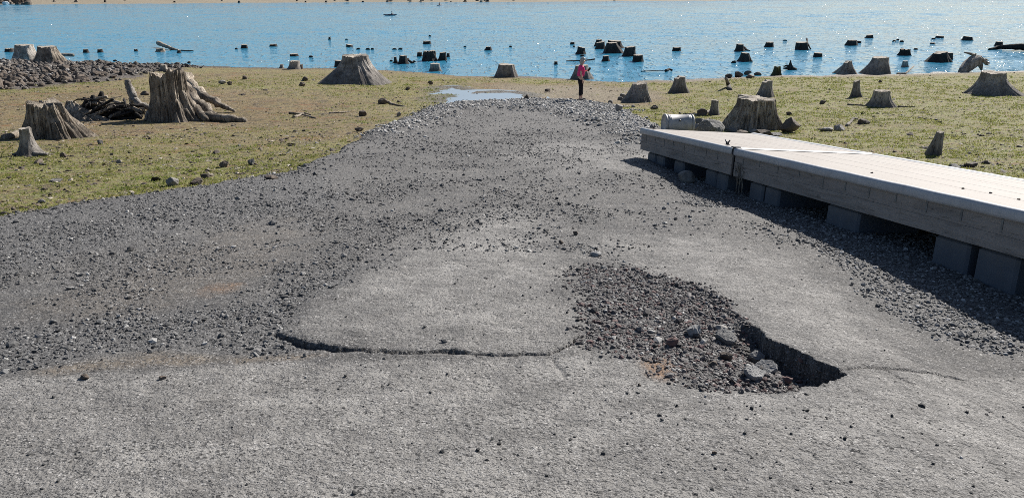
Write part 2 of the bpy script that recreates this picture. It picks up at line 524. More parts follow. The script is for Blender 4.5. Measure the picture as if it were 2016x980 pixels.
def mat_asphalt():
    t = NT('weathered_asphalt')
    grav, light, dirt, orange = t.attr('grav'), t.attr('light'), t.attr('dirt'), t.attr('rust')
    big = t.noise(0.9, 5, 0.6)
    mid = t.noise(7, 5, 0.65)
    fine = t.noise(60, 4, 0.7)
    agg = t.sep(t.voro(95))
    agg2 = t.sep(t.voro(38))
    c = t.mix(t.ramp(big, [(0.35, 0.0), (0.65, 1.0)]), (0.094, 0.089, 0.085), (0.148, 0.140, 0.131))
    c = t.mix(t.ramp(mid, [(0.42, 0.0), (0.62, 0.7)]), c, (0.070, 0.069, 0.070))
    lc = t.mix(t.ramp(mid, [(0.35, 0.0), (0.7, 1.0)]), (0.318, 0.306, 0.289), (0.258, 0.247, 0.233))
    c = t.mix(light, c, lc)
    c = t.mix(grav, c, t.mix(agg2[0], (0.068, 0.067, 0.068), (0.145, 0.142, 0.140)))
    c = t.mix(t.math('MULTIPLY', dirt, t.ramp(mid, [(0.3, 1.0), (0.75, 0.35)])), c, (0.185, 0.150, 0.112))
    c = t.mix(orange, c, (0.26, 0.135, 0.055))
    # aggregate: bright and dark chips showing through the binder
    c = t.mix(t.ramp(agg[0], [(0.0, 0.35), (0.18, 0.35), (0.24, 0.0), (1.0, 0.0)]), c, (0.07, 0.069, 0.069))
    c = t.mix(t.ramp(agg[1], [(0.0, 0.0), (0.82, 0.0), (0.88, 0.35), (1.0, 0.5)]), c, (0.40, 0.39, 0.38))
    c = t.mix(t.ramp(fine, [(0.3, 0.6), (0.45, 0.0), (1.0, 0.0)]), c, (0.06, 0.058, 0.057))
    f2 = t.noise(24, 5, 0.75)
    c = t.mix(t.ramp(f2, [(0.30, 0.7), (0.41, 0.0), (1.0, 0.0)]), c, (0.055, 0.054, 0.053))
    for sc_, th_, pr_, cc_ in ((30, .25, .34, (.024, .023, .023)), (58, .28, .34, (.040, .039, .038)), (46, .20, .20, (.48, .465, .45))):
        wv = t.n('ShaderNodeVectorMath', operation='ADD')
        nz = t.n('ShaderNodeTexNoise'); t.l(t.co, nz.inputs['Vector']); nz.inputs['Scale'].default_value = sc_ * 1.5; nz.inputs['Detail'].default_value = 2
        vs = t.n('ShaderNodeVectorMath', operation='SCALE'); t.l(nz.outputs['Color'], vs.inputs[0]); vs.inputs['Scale'].default_value = 0.9 / sc_
        t.l(t.co, wv.inputs[0]); t.l(vs.outputs[0], wv.inputs[1])
        vv = t.n('ShaderNodeTexVoronoi'); t.l(wv.outputs[0], vv.inputs['Vector']); vv.inputs['Scale'].default_value = sc_
        near = t.ramp(vv.outputs['Distance'], [(0.0, 1.0), (th_, 1.0), (th_ + .08, 0.0), (1.0, 0.0)])
        pick = t.ramp(t.sep(vv.outputs['Color'])[2], [(0.0, 1.0), (pr_, 1.0), (pr_ + .02, 0.0), (1.0, 0.0)])
        c = t.mix(t.math('MULTIPLY', t.math('MULTIPLY', near, pick), 0.85), c, cc_)
    pt = t.noise(2.6, 6, 0.7)
    c = t.mix(t.ramp(pt, [(0.36, 0.30), (0.50, 0.0), (1.0, 0.0)]), c, (0.085, 0.082, 0.080))
    c = t.mix(t.ramp(t.noise(1.7, 5, 0.7), [(0.0, 0.0), (0.56, 0.0), (0.76, 0.15)]), c, (0.30, 0.28, 0.255))
    vd = t.voro(95, 'Distance'); vd2 = t.voro(38, 'Distance')
    n = t.bump(vd, 0.9, 0.006)
    n = t.bump(t.noise(150, 3, 0.7), 0.7, 0.005, n)
    n = t.bump(t.noise(28, 5, 0.7), 1.0, 0.028, n)
    n = t.bump(t.noise(9, 4, 0.7), 0.7, 0.04, n)
    return t.fin(c, 0.82, n, 0.4)

def mat_ground():
    t = NT('lakebed_soil')
    green, rub, wet, sand = t.attr('green'), t.attr('rubble'), t.attr('wet'), t.attr('sand')
    big = t.noise(0.35, 5, 0.6); mid = t.noise(2.6, 6, 0.65); fine = t.noise(22, 5, 0.7); vf = t.noise(90, 3, 0.7)
    soil = t.mix(t.ramp(big, [(0.35, 0.0), (0.65, 1.0)]), (0.195, 0.138, 0.070), (0.275, 0.205, 0.110))
    soil = t.mix(t.ramp(mid, [(0.50, 0.0), (0.62, 0.85)]), soil, (0.095, 0.072, 0.05))
    soil = t.mix(t.ramp(t.noise(1.1, 4, 0.6), [(0.54, 0.0), (0.66, 0.75)]), soil, (0.235, 0.105, 0.048))
    gr = t.mix(t.ramp(mid, [(0.35, 0.0), (0.65, 1.0)]), (0.215, 0.235, 0.060), (0.130, 0.170, 0.040))
    gr = t.mix(t.ramp(fine, [(0.3, 0.0), (0.7, 1.0)]), gr, (0.310, 0.285, 0.110))
    gm = t.math('MULTIPLY', green, t.ramp(t.noise(5, 6, 0.75), [(0.41, 0.08), (0.54, 1.0)]))
    c = t.mix(gm, soil, gr)
    c = t.mix(sand, c, (0.27, 0.232, 0.172))
    c = t.mix(rub, c, t.mix(t.sep(t.voro(9))[0], (0.07, 0.06, 0.055), (0.17, 0.15, 0.14)))
    # bits of bark, shells, stones
    sp = t.sep(t.voro(26))
    c = t.mix(t.ramp(sp[0], [(0.0, 0.0), (0.88, 0.0), (0.92, 0.7), (1.0, 0.7)]), c, (0.36, 0.31, 0.24))
    c = t.mix(t.ramp(sp[1], [(0.0, 0.75), (0.10, 0.75), (0.14, 0.0), (1.0, 0.0)]), c, (0.045, 0.035, 0.028))
    c = t.mix(t.ramp(vf, [(0.3, 0.5), (0.5, 0.0), (1.0, 0.0)]), c, (0.06, 0.05, 0.03))
    c = t.mix(wet, c, t.mix(0.6, c, (0.03, 0.026, 0.02)))
    n = t.bump(fine, 1.0, 0.05)
    n = t.bump(t.noise(7, 5, 0.7), 0.9, 0.12, n)
    n = t.bump(vf, 0.8, 0.012, n)
    return t.fin(c, t.math('SUBTRACT', 0.9, t.math('MULTIPLY', wet, 0.45)), n, 0.3)

def mat_water(name='lake_water', deep=(0.038, 0.225, 0.365), waves=1.0):
    t = NT(name)
    co = t.n('ShaderNodeNewGeometry').outputs['Position']
    m1 = t.mapp((0.55, 1.25, 1.0), co)
    a = t.noise(0.35, 3, 0.5, m1); b = t.noise(1.3, 3, 0.6, m1); c = t.noise(4.5, 3, 0.6, m1)
    n = t.bump(b, 0.5 * waves, 0.15)
    n = t.bump(c, 0.7 * waves, 0.06, n)
    if waves > 0.5:
        rare = t.ramp(t.noise(2.6, 2, 0.5, t.mapp((1.0, 0.25, 1.0), co)), [(0.0, 0.0), (0.54, 0.0), (0.66, 1.0)])
        n = t.bump(t.math('MULTIPLY', rare, t.noise(6.0, 2, 0.5, t.mapp((1.0, 0.5, 1.0), co))), 0.8, 0.21, n)
    t.b.inputs['IOR'].default_value = 1.333
    return t.fin(deep, 0.05, n, 0.5)

def mat_wood(name, lo, hi, dark, cutscale=1.0, vz=0.10, stain=0.0):
    t = NT(name)
    v = t.mapp((1, 1, vz))
    a = t.noise(8, 6, 0.7, v, 0.3); b = t.noise(24, 5, 0.75, v); g = t.noise(1.9, 4, 0.6)
    inf = t.n('ShaderNodeObjectInfo').outputs['Random']
    c = t.mix(t.ramp(a, [(0.38, 0.0), (0.62, 1.0)]), lo, hi)
    c = t.mix(t.ramp(g, [(0.42, 0.0), (0.66, 0.8)]), c, tuple(0.55 * q for q in lo))
    c = t.mix(t.ramp(b, [(0.36, 1.0), (0.47, 0.0), (1.0, 0.0)]), c, dark)
    if stain > 0:
        gz = t.n('ShaderNodeSeparateXYZ'); t.l(t.n('ShaderNodeTexCoord').outputs['Generated'], gz.inputs[0])
        lv = t.math('ADD', gz.outputs[2], t.math('MULTIPLY', t.math('SUBTRACT', t.noise(3.0, 4, 0.6), 0.5), 0.5))
        c = t.mix(t.ramp(lv, [(0.40, stain), (0.66, 0.0), (1.0, 0.0)]), c, t.mix(0.55, c, (0.03, 0.026, 0.024)))
    h = t.n('ShaderNodeHueSaturation'); t.l(c, h.inputs['Color'])
    t.l(t.math('ADD', t.math('MULTIPLY', inf, 0.45), 0.78), h.inputs['Value'])
    n = t.bump(a, 1.0, 0.12 * cutscale)
    n = t.bump(b, 1.0, 0.05 * cutscale, n)
    return t.fin(h.outputs[0], 0.88, n, 0.25)

def mat_cut():
    t = NT('sawn_wood_end')
    a = t.noise(9, 5, 0.65); w = t.noise(60, 4, 0.7)
    c = t.mix(t.ramp(a, [(0.32, 0.0), (0.68, 1.0)]), (0.25, 0.215, 0.175), (0.42, 0.385, 0.335))
    c = t.mix(t.ramp(w, [(0.32, 0.7), (0.45, 0.0), (1.0, 0.0)]), c, (0.10, 0.08, 0.065))
    return t.fin(c, 0.9, t.bump(w, 0.8, 0.012), 0.2)

def mat_rock(name, lo, hi, spots=None, scale=3.0):
    t = NT(name)
    a = t.noise(scale, 6, 0.65); b = t.noise(scale * 9, 5, 0.7)
    inf = t.n('ShaderNodeObjectInfo').outputs['Random']
    c = t.mix(t.ramp(a, [(0.3, 0.0), (0.7, 1.0)]), lo, hi)
    c = t.mix(t.ramp(b, [(0.3, 0.6), (0.48, 0.0), (1.0, 0.0)]), c, tuple(0.4 * q for q in lo))
    if spots:
        s_ = t.noise(scale * 5, 4, 0.7)
        c = t.mix(t.ramp(s_, [(0.0, 0.0), (0.55, 0.0), (0.62, 0.8), (1.0, 0.9)]), c, spots)
    h = t.n('ShaderNodeHueSaturation'); t.l(c, h.inputs['Color'])
    t.l(t.math('ADD', t.math('MULTIPLY', inf, 0.6), 0.7), h.inputs['Value'])
    n = t.bump(a, 0.8, 0.05); n = t.bump(b, 0.9, 0.012, n)
    return t.fin(h.outputs[0], 0.85, n, 0.35)

def mat_gravel():
    t = NT('gravel_stone')
    c = t.attr('tint', 'Color')
    a = t.noise(55, 4, 0.7)
    c = t.mix(t.ramp(a, [(0.3, 0.45), (0.6, 0.0), (1.0, 0.0)]), c, (0.05, 0.05, 0.05))
    return t.fin(c, 0.8, t.bump(a, 0.6, 0.006), 0.4)

def mat_grass():
    t = NT('shore_grass')
    c = t.attr('tint', 'Color')
    m = t.fin(c, 0.8, None, 0.2)
    tr = t.n('ShaderNodeBsdfTranslucent'); t.l(c, tr.inputs[0])
    mx = t.n('ShaderNodeMixShader'); mx.inputs[0].default_value = 0.5
    t.l(t.b.outputs[0], mx.inputs[1]); t.l(tr.outputs[0], mx.inputs[2]); t.l(mx.outputs[0], t.out.inputs[0])
    return m

def mat_plain(name, c, rough=0.6, spec=0.4, metal=0.0, var=0.25, scale=14, bump=0.15, bd=0.004):
    t = NT(name)
    a = t.noise(scale, 5, 0.65)
    lo = tuple(q * (1 - var) for q in c); hi = tuple(min(1, q * (1 + var)) for q in c)
    cc = t.mix(t.ramp(a, [(0.3, 0.0), (0.7, 1.0)]), lo, hi)
    return t.fin(cc, rough, t.bump(t.noise(scale * 4, 4, 0.7), bump, bd), spec, metal)

def mat_deck():
    t = NT('composite_decking')
    v = t.mapp((0.25, 6, 1))
    a = t.noise(6, 5, 0.6, v); g = t.noise(1.3, 4, 0.6)
    c = t.mix(t.ramp(a, [(0.3, 0.0), (0.7, 1.0)]), (0.262, 0.238, 0.215), (0.320, 0.293, 0.268))
    c = t.mix(t.ramp(g, [(0.45, 0.0), (0.7, 0.5)]), c, (0.245, 0.21, 0.187))
    return t.fin(c, 0.7, t.bump(a, 0.2, 0.002), 0.3)

def mat_beam():
    t = NT('weathered_timber')
    v = t.mapp((0.09, 1, 1))
    a = t.noise(16, 6, 0.65, v, 0.5); b = t.noise(60, 4, 0.7, v); st = t.noise(9, 5, 0.7, t.mapp((1, 1, 0.15))); g = t.noise(1.7, 4, 0.6)
    c = t.mix(t.ramp(a, [(0.3, 0.0), (0.7, 1.0)]), (0.165, 0.150, 0.140), (0.320, 0.297, 0.280))
    c = t.mix(t.ramp(g, [(0.4, 0.0), (0.65, 0.7)]), c, (0.32, 0.288, 0.266))
    c = t.mix(t.ramp(b, [(0.3, 0.8), (0.42, 0.0), (1.0, 0.0)]), c, (0.05, 0.045, 0.04))
    c = t.mix(t.ramp(st, [(0.28, 0.8), (0.38, 0.0), (1.0, 0.0)]), c, (0.06, 0.055, 0.05))
    n = t.bump(a, 0.9, 0.02); n = t.bump(b, 0.8, 0.008, n)
    return t.fin(c, 0.9, n, 0.2)

def mat_float():
    t = NT('dock_float_plastic')
    g = t.noise(2.5, 5, 0.65); s_ = t.noise(12, 5, 0.7, t.mapp((1, 1, 0.2)))
    zz = t.n('ShaderNodeSeparateXYZ'); t.l(t.co, zz.inputs[0])
    silt = t.ramp(t.math('ADD', t.math('MULTIPLY', zz.outputs[2], 4.0), t.math('ADD', 2.0, t.math('MULTIPLY', g, 0.5))), [(0.3, 0.0), (0.75, 1.0)])
    c = t.mix(t.ramp(g, [(0.35, 0.0), (0.7, 1.0)]), (0.058, 0.073, 0.098), (0.092, 0.110, 0.138))
    c = t.mix(t.math('MULTIPLY', silt, 0.35), c, (0.14, 0.135, 0.125))
    c = t.mix(t.ramp(s_, [(0.3, 0.5), (0.42, 0.0), (1.0, 0.0)]), c, (0.09, 0.09, 0.09))
    return t.fin(c, 0.6, t.bump(s_, 0.3, 0.004), 0.4)

M = dict(
    asphalt=mat_asphalt(), ground=mat_ground(), water=mat_water(), puddle=mat_water('puddle_water', (0.24, 0.27, 0.31), 0.0),
    wood=mat_wood('weathered_stump_wood', (0.255, 0.205, 0.158), (0.64, 0.56, 0.455), (0.03, 0.024, 0.02), 1.0, 0.10, 0.35),
    palewood=mat_wood('bleached_stump_wood', (0.27, 0.24, 0.205), (0.60, 0.55, 0.49), (0.07, 0.055, 0.045)),
    smoothwood=mat_wood('grey_smooth_stump_wood', (0.235, 0.212, 0.190), (0.43, 0.395, 0.355), (0.055, 0.047, 0.041), 0.5, 0.25, 0.9),
    wetwood=mat_wood('dark_wet_wood', (0.035, 0.031, 0.030), (0.085, 0.076, 0.070), (0.014, 0.012, 0.012)),
    cut=mat_cut(),
    rock=mat_rock('dark_basalt', (0.062, 0.048, 0.038), (0.170, 0.135, 0.107)),
    greyrock=mat_rock('grey_fieldstone', (0.15, 0.14, 0.13), (0.28, 0.265, 0.245)),
    speckle=mat_rock('speckled_concrete', (0.10, 0.096, 0.09), (0.17, 0.165, 0.155), (0.40, 0.39, 0.37), 6.0),
    chunk=mat_rock('broken_asphalt', (0.16, 0.158, 0.156), (0.30, 0.295, 0.288), None, 8.0),
    redrock=mat_rock('red_cinder', (0.085, 0.052, 0.048), (0.16, 0.098, 0.09)),
    gravel=mat_gravel(), grass=mat_grass(),
    deck=mat_deck(), beam=mat_beam(), floatm=mat_float(),
    rail=mat_plain('vinyl_bumper', (0.38, 0.39, 0.41), 0.45, 0.45, 0, 0.12, 9, 0.2),
    strip=mat_plain('pale_joint_strip', (0.80, 0.78, 0.75), 0.6, 0.3, 0, 0.08, 8, 0.1),
    metal=mat_plain('dull_galvanised_metal', (0.16, 0.17, 0.18), 0.5, 0.5, 0.6, 0.3, 30, 0.2),
    darkmetal=mat_plain('dark_iron', (0.05, 0.05, 0.055), 0.5, 0.5, 0.5, 0.3, 30, 0.2),
    drum=mat_plain('grey_drum_paint', (0.36, 0.355, 0.35), 0.5, 0.45, 0.0, 0.2, 7, 0.15),
    rope=mat_plain('frayed_rope', (0.20, 0.18, 0.15), 0.9, 0.2, 0, 0.3, 60, 0.5),
    skin=mat_plain('skin', (0.55, 0.34, 0.26), 0.5, 0.35, 0, 0.06, 30, 0.05),
    hair=mat_plain('grey_hair', (0.36, 0.34, 0.315), 0.6, 0.4, 0, 0.3, 60, 0.6, 0.006),
    shirt=mat_plain('crimson_cloth', (0.66, 0.055, 0.20), 0.85, 0.2, 0, 0.12, 20, 0.5, 0.01),
    pants=mat_plain('black_cloth', (0.016, 0.014, 0.017), 0.85, 0.2, 0, 0.3, 20, 0.5, 0.01),
    shoe=mat_plain('dark_shoe', (0.05, 0.045, 0.045), 0.7, 0.3, 0, 0.2, 30, 0.2),
    phone=mat_plain('black_glass', (0.015, 0.015, 0.018), 0.15, 0.5, 0, 0.1, 30, 0.0),
    white=mat_plain('white_paint', (0.75, 0.75, 0.74), 0.5, 0.4, 0, 0.05, 20, 0.05),
    kayak=mat_plain('dark_kayak_hull', (0.05, 0.07, 0.10), 0.35, 0.5, 0, 0.1, 10, 0.05),
    navy=mat_plain('navy_cloth', (0.03, 0.035, 0.06), 0.8, 0.2, 0, 0.1, 10, 0.2),
    moss=mat_wood('mossy_wood', (0.05, 0.05, 0.03), (0.14, 0.15, 0.06), (0.02, 0.018, 0.014)),
)

# ------------------------------------------------------------------ SETTING: lakebed, ramp, lake, puddles
def spaced(a, b, d0, grow):
    v = [a]; d = d0
    while v[-1] < b:
        v.append(v[-1] + d); d *= grow
    return np.array(v)
xp = np.concatenate([np.arange(0, 9, 0.06), spaced(9, 46, 0.06, 1.012), spaced(47, 800, 1.0, 1.12)])
XS = np.concatenate([-xp[:0:-1], xp])
YS = np.concatenate([np.arange(-5, 6, 0.25), np.arange(6, 24, 0.05), spaced(24, 60, 0.05, 1.006), spaced(61, 250, 0.9, 1.12), np.arange(262, 460, 2.5), spaced(464, 2600, 8, 1.2)])
gx, gy = np.meshgrid(XS, YS)
shp = gx.shape
gx = gx.ravel(); gy = gy.ravel()
gz = ground_h(gx, gy)
gsd = ramp_sd(gx, gy)
gz = gz - 0.35 * sstep(-0.05, -0.45, gsd)
def ground_fields(x, y, z):
    sY = shoreY(x)
    n1 = fbm2(x * 0.16, y * 0.16, 101, 4); n2 = fbm2(x * 0.7, y * 0.7, 102, 4)
    right = sstep(4, 8, x)
    green = np.where(x > 0, 1.15, 0.50 + 0.40 * sstep(22, 11, y))
    green = green + 0.5 * n1 + 0.45 * n2
    green = green * sstep(0.3, 3.0, sY - y - 0.8 * n2) * sstep(90, 60, y)
    # bare trodden ground behind the ramp end, and the brown left slope
    d1 = np.hypot((x - 2.5) / 4.5, (y - 37) / 5.5)
    green = green * (0.12 + 0.88 * sstep(0.8, 1.5, d1 + 0.3 * n2))
    d2 = np.hypot((x + 15) / 9, (y - 28) / 8)
    green = green * (0.30 + 0.70 * sstep(0.7, 1.2, d2 + 0.3 * n2))
    sand = 0.75 * sstep(1.15, 0.5, d1 + 0.35 * n2) + sstep(1.3, 0.6, np.abs(y - (sY - 0.9)) + 0.5 * n2) * 0.35 * (x > 8)
    sand = np.maximum(sand, np.where(y > 200, 1.0, 0))
    sdr = poly_sd(rubble_poly, x, y)
    rub = sstep(0.7, -0.5, sdr + 1.0 * n2)
    wet = sstep(1.8, 0.0, sY - y) * (y < 70)
    pw = np.minimum(poly_sd(puddle_poly, x, y), poly_sd(puddle2_poly, x, y))
    wet = np.maximum(wet, sstep(1.4, 0.2, pw + 0.5 * n2))
    return dict(green=np.clip(green, 0, 1), sand=np.clip(sand, 0, 1), rubble=np.clip(rub, 0, 1), wet=np.clip(wet, 0, 1))
ground = mesh_np('ground', np.stack([gx, gy, gz], 1), grid_faces(*shp), M['ground'], attrs=ground_fields(gx, gy, gz))
tag(ground, 'brown and green dried lakebed sloping down to the water', None, None, 'structure')

# ramp sheet
ry = 0.9 * np.exp(np.linspace(0, math.log(33.5 / 0.9), 1020))
rs = np.linspace(-1, 1, 1180)
rs = rs * (0.72 + 0.28 * rs * rs)
rx = np.outer(0.74 * ry + 3.2, rs)
ryy = np.repeat(ry[:, None], len(rs), 1)
shp = rx.shape
x_, y_ = rx.ravel(), ryy.ravel()
fl = ramp_fields(x_, y_)
z_ = ramp_z(x_, y_, fl)
F_ = grid_faces(*shp)
keep = (fl['sd'] < 0.35)
F_ = F_[keep[F_].all(1)]
used = np.unique(F_); remap = np.full(len(x_), -1); remap[used] = np.arange(len(used))
rust = sstep(0.16, 0.0, np.hypot((x_ - poly_px([(1300, 722)])[0][0]) / 1.0, (y_ - poly_px([(1300, 722)])[0][1]) / 1.6) + 0.06 * fbm2(x_ * 9, y_ * 9, 131, 3)) * 0.75
ro = poly_px([(440, 568), (1120, 590)])
for q in ro[:1]:
    rust = np.maximum(rust, 0.5 * sstep(0.2, 0.0, np.hypot(x_ - q[0], (y_ - q[1]) / 1.2) + 0.1 * fbm2(x_ * 8, y_ * 8, 132, 3)))
ramp = mesh_np('boat_ramp', np.stack([x_, y_, z_], 1)[used], remap[F_], M['asphalt'],
               attrs=dict(grav=fl['grav'][used], light=fl['light'][used], dirt=fl['dirt'][used], rust=rust[used]))
tag(ramp, 'cracked grey asphalt boat ramp with a pothole and loose gravel', None, None, 'structure')

wy = 36.0 * np.exp(np.linspace(0, math.log(470 / 36.0), 860))
wa = np.concatenate([-spaced(1.0, 3.0, .05, 1.3)[:0:-1], np.linspace(-1, 1, 1150), spaced(1.0, 3.0, .05, 1.3)[1:]])
WX = np.outer(0.70 * wy + 4, wa); WY = np.repeat(wy[:, None], len(wa), 1)
wshape = WX.shape; WX = WX.ravel(); WY = WY.ravel()
def waves(x, y):
    z = np.zeros_like(x)
    for i, lam in enumerate((0.42, 0.8, 1.6, 3.2, 6.4)):
        d0 = 45 * 2 ** i / 1.6
        w = 1 - sstep(d0 * 1.1, d0 * 2.4, y) if i == 0 else (0.35 + 0.65 * sstep(d0 * 0.35, d0 * 0.9, y)) * (1 - sstep(d0 * 1.3, d0 * 2.6, y))
        w = np.clip(w, 0, 1)
        f = 1 / lam
        u = x * 0.94 - y * 0.34; v = x * 0.34 + y * 0.94
        n = noise2(u * f * 0.55, v * f, 500 + i)
        z = z + WAVE * lam * w * (1 - 1.6 * np.abs(n))
    gust = 0.75 + 0.5 * fbm2(x * 0.02, y * 0.05, 520, 3)
    return z * gust * (0.35 + 0.65 * sstep(0.5, 7, y - shoreY(x)))
WAVE = 0.021
WZ = waves(WX, WY)
WZ -= WZ.mean()
water = mesh_np('lake_water', np.stack([WX, WY, WZ], 1), grid_faces(*wshape), M['water'])
tag(water, 'blue rippled lake', None, None, 'structure')
for P, Z, nm in ((puddle_poly, PUD_Z, 'puddle'), (puddle2_poly, PUD2_Z, 'puddle')):
    c = P.mean(0); ang = np.linspace(0, 2 * math.pi, 40, endpoint=False)
    rad = np.abs(P - c).max(0) * 1.35 + 0.4
    V = [(c[0], c[1], Z)] + [(c[0] + rad[0] * math.cos(t), c[1] + rad[1] * math.sin(t), Z) for t in ang]
    o = mesh_np(nm, V, [(0, i + 1, (i + 1) % 40 + 1) for i in range(40)], M['puddle'])
    tag(o, 'shallow sky-reflecting puddle behind the gravel ramp end', None, None, 'structure')

# ------------------------------------------------------------------ loose stones, as single stuff objects
ICO = []
g_ = (1 + 5 ** 0.5) / 2
for a in (-1, 1):
    for b in (-g_, g_):
        ICO += [(0, a, b), (a, b, 0), (b, 0, a)]
ICO = np.array(ICO) / math.sqrt(1 + g_ * g_)
def hull_faces(P):
    F = []
    n = len(P)
    for i in range(n):
        for j in range(i + 1, n):
            for k in range(j + 1, n):
                nn = np.cross(P[j] - P[i], P[k] - P[i])
                d = (P - P[i]) @ nn
                if (d <= 1e-9).all(): F.append((i, j, k))
                elif (d >= -1e-9).all(): F.append((i, k, j))
    return np.array(F)
ICOF = hull_faces(ICO)

def stones(name, x, y, size, tint, label, sink=0.25, flat=(0.35, 0.7), mat='gravel', z=None):
    n = len(x)
    z = surf_h(x, y) if z is None else z
    P = ICO[None] * (1 + rng.uniform(-0.28, 0.28, (n, 12, 1)))
    sc = np.stack([np.ones(n), rng.uniform(0.55, 1.0, n), rng.uniform(*flat, n)], 1) * (size / 2)[:, None]
    P = P * sc[:, None, :]
    tl = rng.normal(0, 0.28, (n, 2))
    cx, sx = np.cos(tl[:, 0]), np.sin(tl[:, 0]); cy, sy = np.cos(tl[:, 1]), np.sin(tl[:, 1])
    a = rng.uniform(0, 2 * math.pi, n); ca, sa = np.cos(a), np.sin(a)
    X, Y, Z = P[..., 0], P[..., 1], P[..., 2]
    Y, Z = Y * cx[:, None] - Z * sx[:, None], Y * sx[:, None] + Z * cx[:, None]
    X, Z = X * cy[:, None] + Z * sy[:, None], -X * sy[:, None] + Z * cy[:, None]
    X, Y = X * ca[:, None] - Y * sa[:, None], X * sa[:, None] + Y * ca[:, None]
    V = np.stack([X + x[:, None], Y + y[:, None], Z + (z + sc[:, 2] * (1 - 2 * sink))[:, None]], 2).reshape(-1, 3)
    F = (ICOF[None] + (np.arange(n) * 12)[:, None, None]).reshape(-1, 3)
    o = mesh_np(name, V, F, M[mat], smooth=False, attrs=dict(tint=np.repeat(tint, 12, 0)))
    return tag(o, label, None, None, 'stuff')

def sample(n, x0, x1, y0, y1, fn):
    x = rng.uniform(x0, x1, n); y = rng.uniform(y0, y1, n)
    k = rng.uniform(0, 1, n) < fn(x, y)
    return x[k], y[k]
def in_view(x, y, m=1.5):
    return np.abs(x) < 0.66 * y + m
def tints(n, lo, hi, bright=0.06, bc=(0.42, 0.41, 0.39)):
    t = rng.uniform(0, 1, (n, 1)) ** 1.3
    c = np.array(lo) * (1 - t) + np.array(hi) * t
    k = rng.uniform(0, 1, n) < bright
    c[k] = np.array(bc) * rng.uniform(0.75, 1.1, (k.sum(), 1))
    return c

xs_, ys_, ss_, tt_ = [], [], [], []
def put(x, y, s, t): xs_.append(x); ys_.append(y); ss_.append(s); tt_.append(t)
# dark loose gravel at the left
x, y = sample(90000, -9, -0.5, 4.0, 13, lambda x, y: in_view(x, y) * (ramp_sd(x, y) < 0.1) * np.clip(sstep(0.25, -0.5, poly_sd(gravA, x, y) + 0.4 * fbm2(x * 2, y * 2, 52, 3)), 0, 1) * 0.45 * np.clip(8 / y, 0.3, 1) * (0.35 + 0.65 * sstep(-0.3, 0.3, fbm2(x * 1.7, y * 1.7, 203, 3))))
put(x, y, rng.lognormal(math.log(0.018), 0.35, len(x)), tints(len(x), (.062, .061, .061), (.19, .187, .183), 0.06))
x, y = sample(60000, -7.0, 0.0, 3.4, 7.5, lambda x, y: in_view(x, y) * sstep(0.10, -0.2, poly_sd(gravB, x, y) + 0.2 * fbm2(x * 2.2, y * 2.2, 52, 3)) * 0.8 * (0.3 + 0.7 * sstep(-0.25, 0.25, fbm2(x * 2.3, y * 2.3, 204, 3))))
put(x, y, rng.lognormal(math.log(0.017), 0.4, len(x)), tints(len(x), (.062, .061, .061), (.20, .197, .193), 0.05))
# pale gravel beside and under the dock
x, y = sample(60000, 1.5, 5.0, 4.0, 15.5, lambda x, y: in_view(x, y) * sstep(0.12, -0.12, poly_sd(gravC, x, y) + 0.15 * fbm2(x * 2.2, y * 2.2, 52, 3)) * np.clip(7 / y, 0.3, 1) * 0.9)
put(x, y, rng.lognormal(math.log(0.022), 0.35, len(x)), tints(len(x), (.085, .084, .083), (.25, .245, .24), 0.10, (.42, .41, .40)))
# pothole gravel
x, y = sample(52000, 0.0, 2.4, 3.6, 6.4, lambda x, y: sstep(0.10, -0.10, ramp_fields(x, y)['pit'] - 0.02) * (0.4 + 0.6 * sstep(1.0, 0.3, line_d(cliff_ln, x, y)[0])) * (ramp_fields(x, y)['pit'] < 0.08 * sstep(0.2, 0.7, line_d(cliff_ln, x, y)[0])))
x = x[:9000]; y = y[:9000]
xf, yf = sample(30000, -0.2, 2.2, 4.2, 6.6, lambda x, y: 0.22 * sstep(0.22, 0.0, ramp_fields(x, y)['pit']) * sstep(0.45, 0.9, line_d(cliff_ln, x, y)[0]))
x = np.concatenate([x, xf]); y = np.concatenate([y, yf])
tt = tints(len(x), (.052, .046, .045), (.175, .16, .155), 0.06)
red = rng.uniform(0, 1, len(x)) < 0.12
tt[red] = np.array((.13, .075, .07)) * rng.uniform(0.6, 1.2, (red.sum(), 1))
put(x, y, rng.lognormal(math.log(0.018), 0.42, len(x)), tt)
# stones strewn over the rest of the ramp
x, y = sample(40000, -6, 5, 1.8, 12, lambda x, y: in_view(x, y, 0.6) * (ramp_sd(x, y) < 0) * 0.24 * np.clip(3 / y, 0.3, 1) * (0.25 + 1.2 * sstep(0, 0.5, fbm2(x * 0.9, y * 0.9, 205, 4))))
put(x, y, rng.lognormal(math.log(0.010), 0.5, len(x)), tints(len(x), (.03, .03, .03), (.10, .098, .095), 0.06))
x, y = sample(60000, -7, 1, 4.4, 9.5, lambda x, y: in_view(x, y, 0.6) * (ramp_sd(x, y) < 0) * (poly_sd(slab_poly, x, y) > 0.05) * (poly_sd(nearP, x, y) > 0.1) * 0.75 * np.clip(6 / y, .3, 1) * sstep(-0.25, 0.35, fbm2(x * 1.4, y * 1.4, 209, 4)))
put(x, y, rng.lognormal(math.log(0.015), 0.45, len(x)), tints(len(x), (.065, .063, .061), (.22, .213, .205), 0.07))
x, y = sample(70000, -5, 4, 7, 20, lambda x, y: in_view(x, y, 0.6) * (ramp_sd(x, y) < 0) * 0.7 * np.clip(9 / y, .3, 1) * sstep(-0.15, 0.35, fbm2(x * 1.1, y * 0.9, 210, 4)))
put(x, y, rng.lognormal(math.log(0.020), 0.4, len(x)), tints(len(x), (.05, .049, .048), (.23, .224, .216), 0.06))
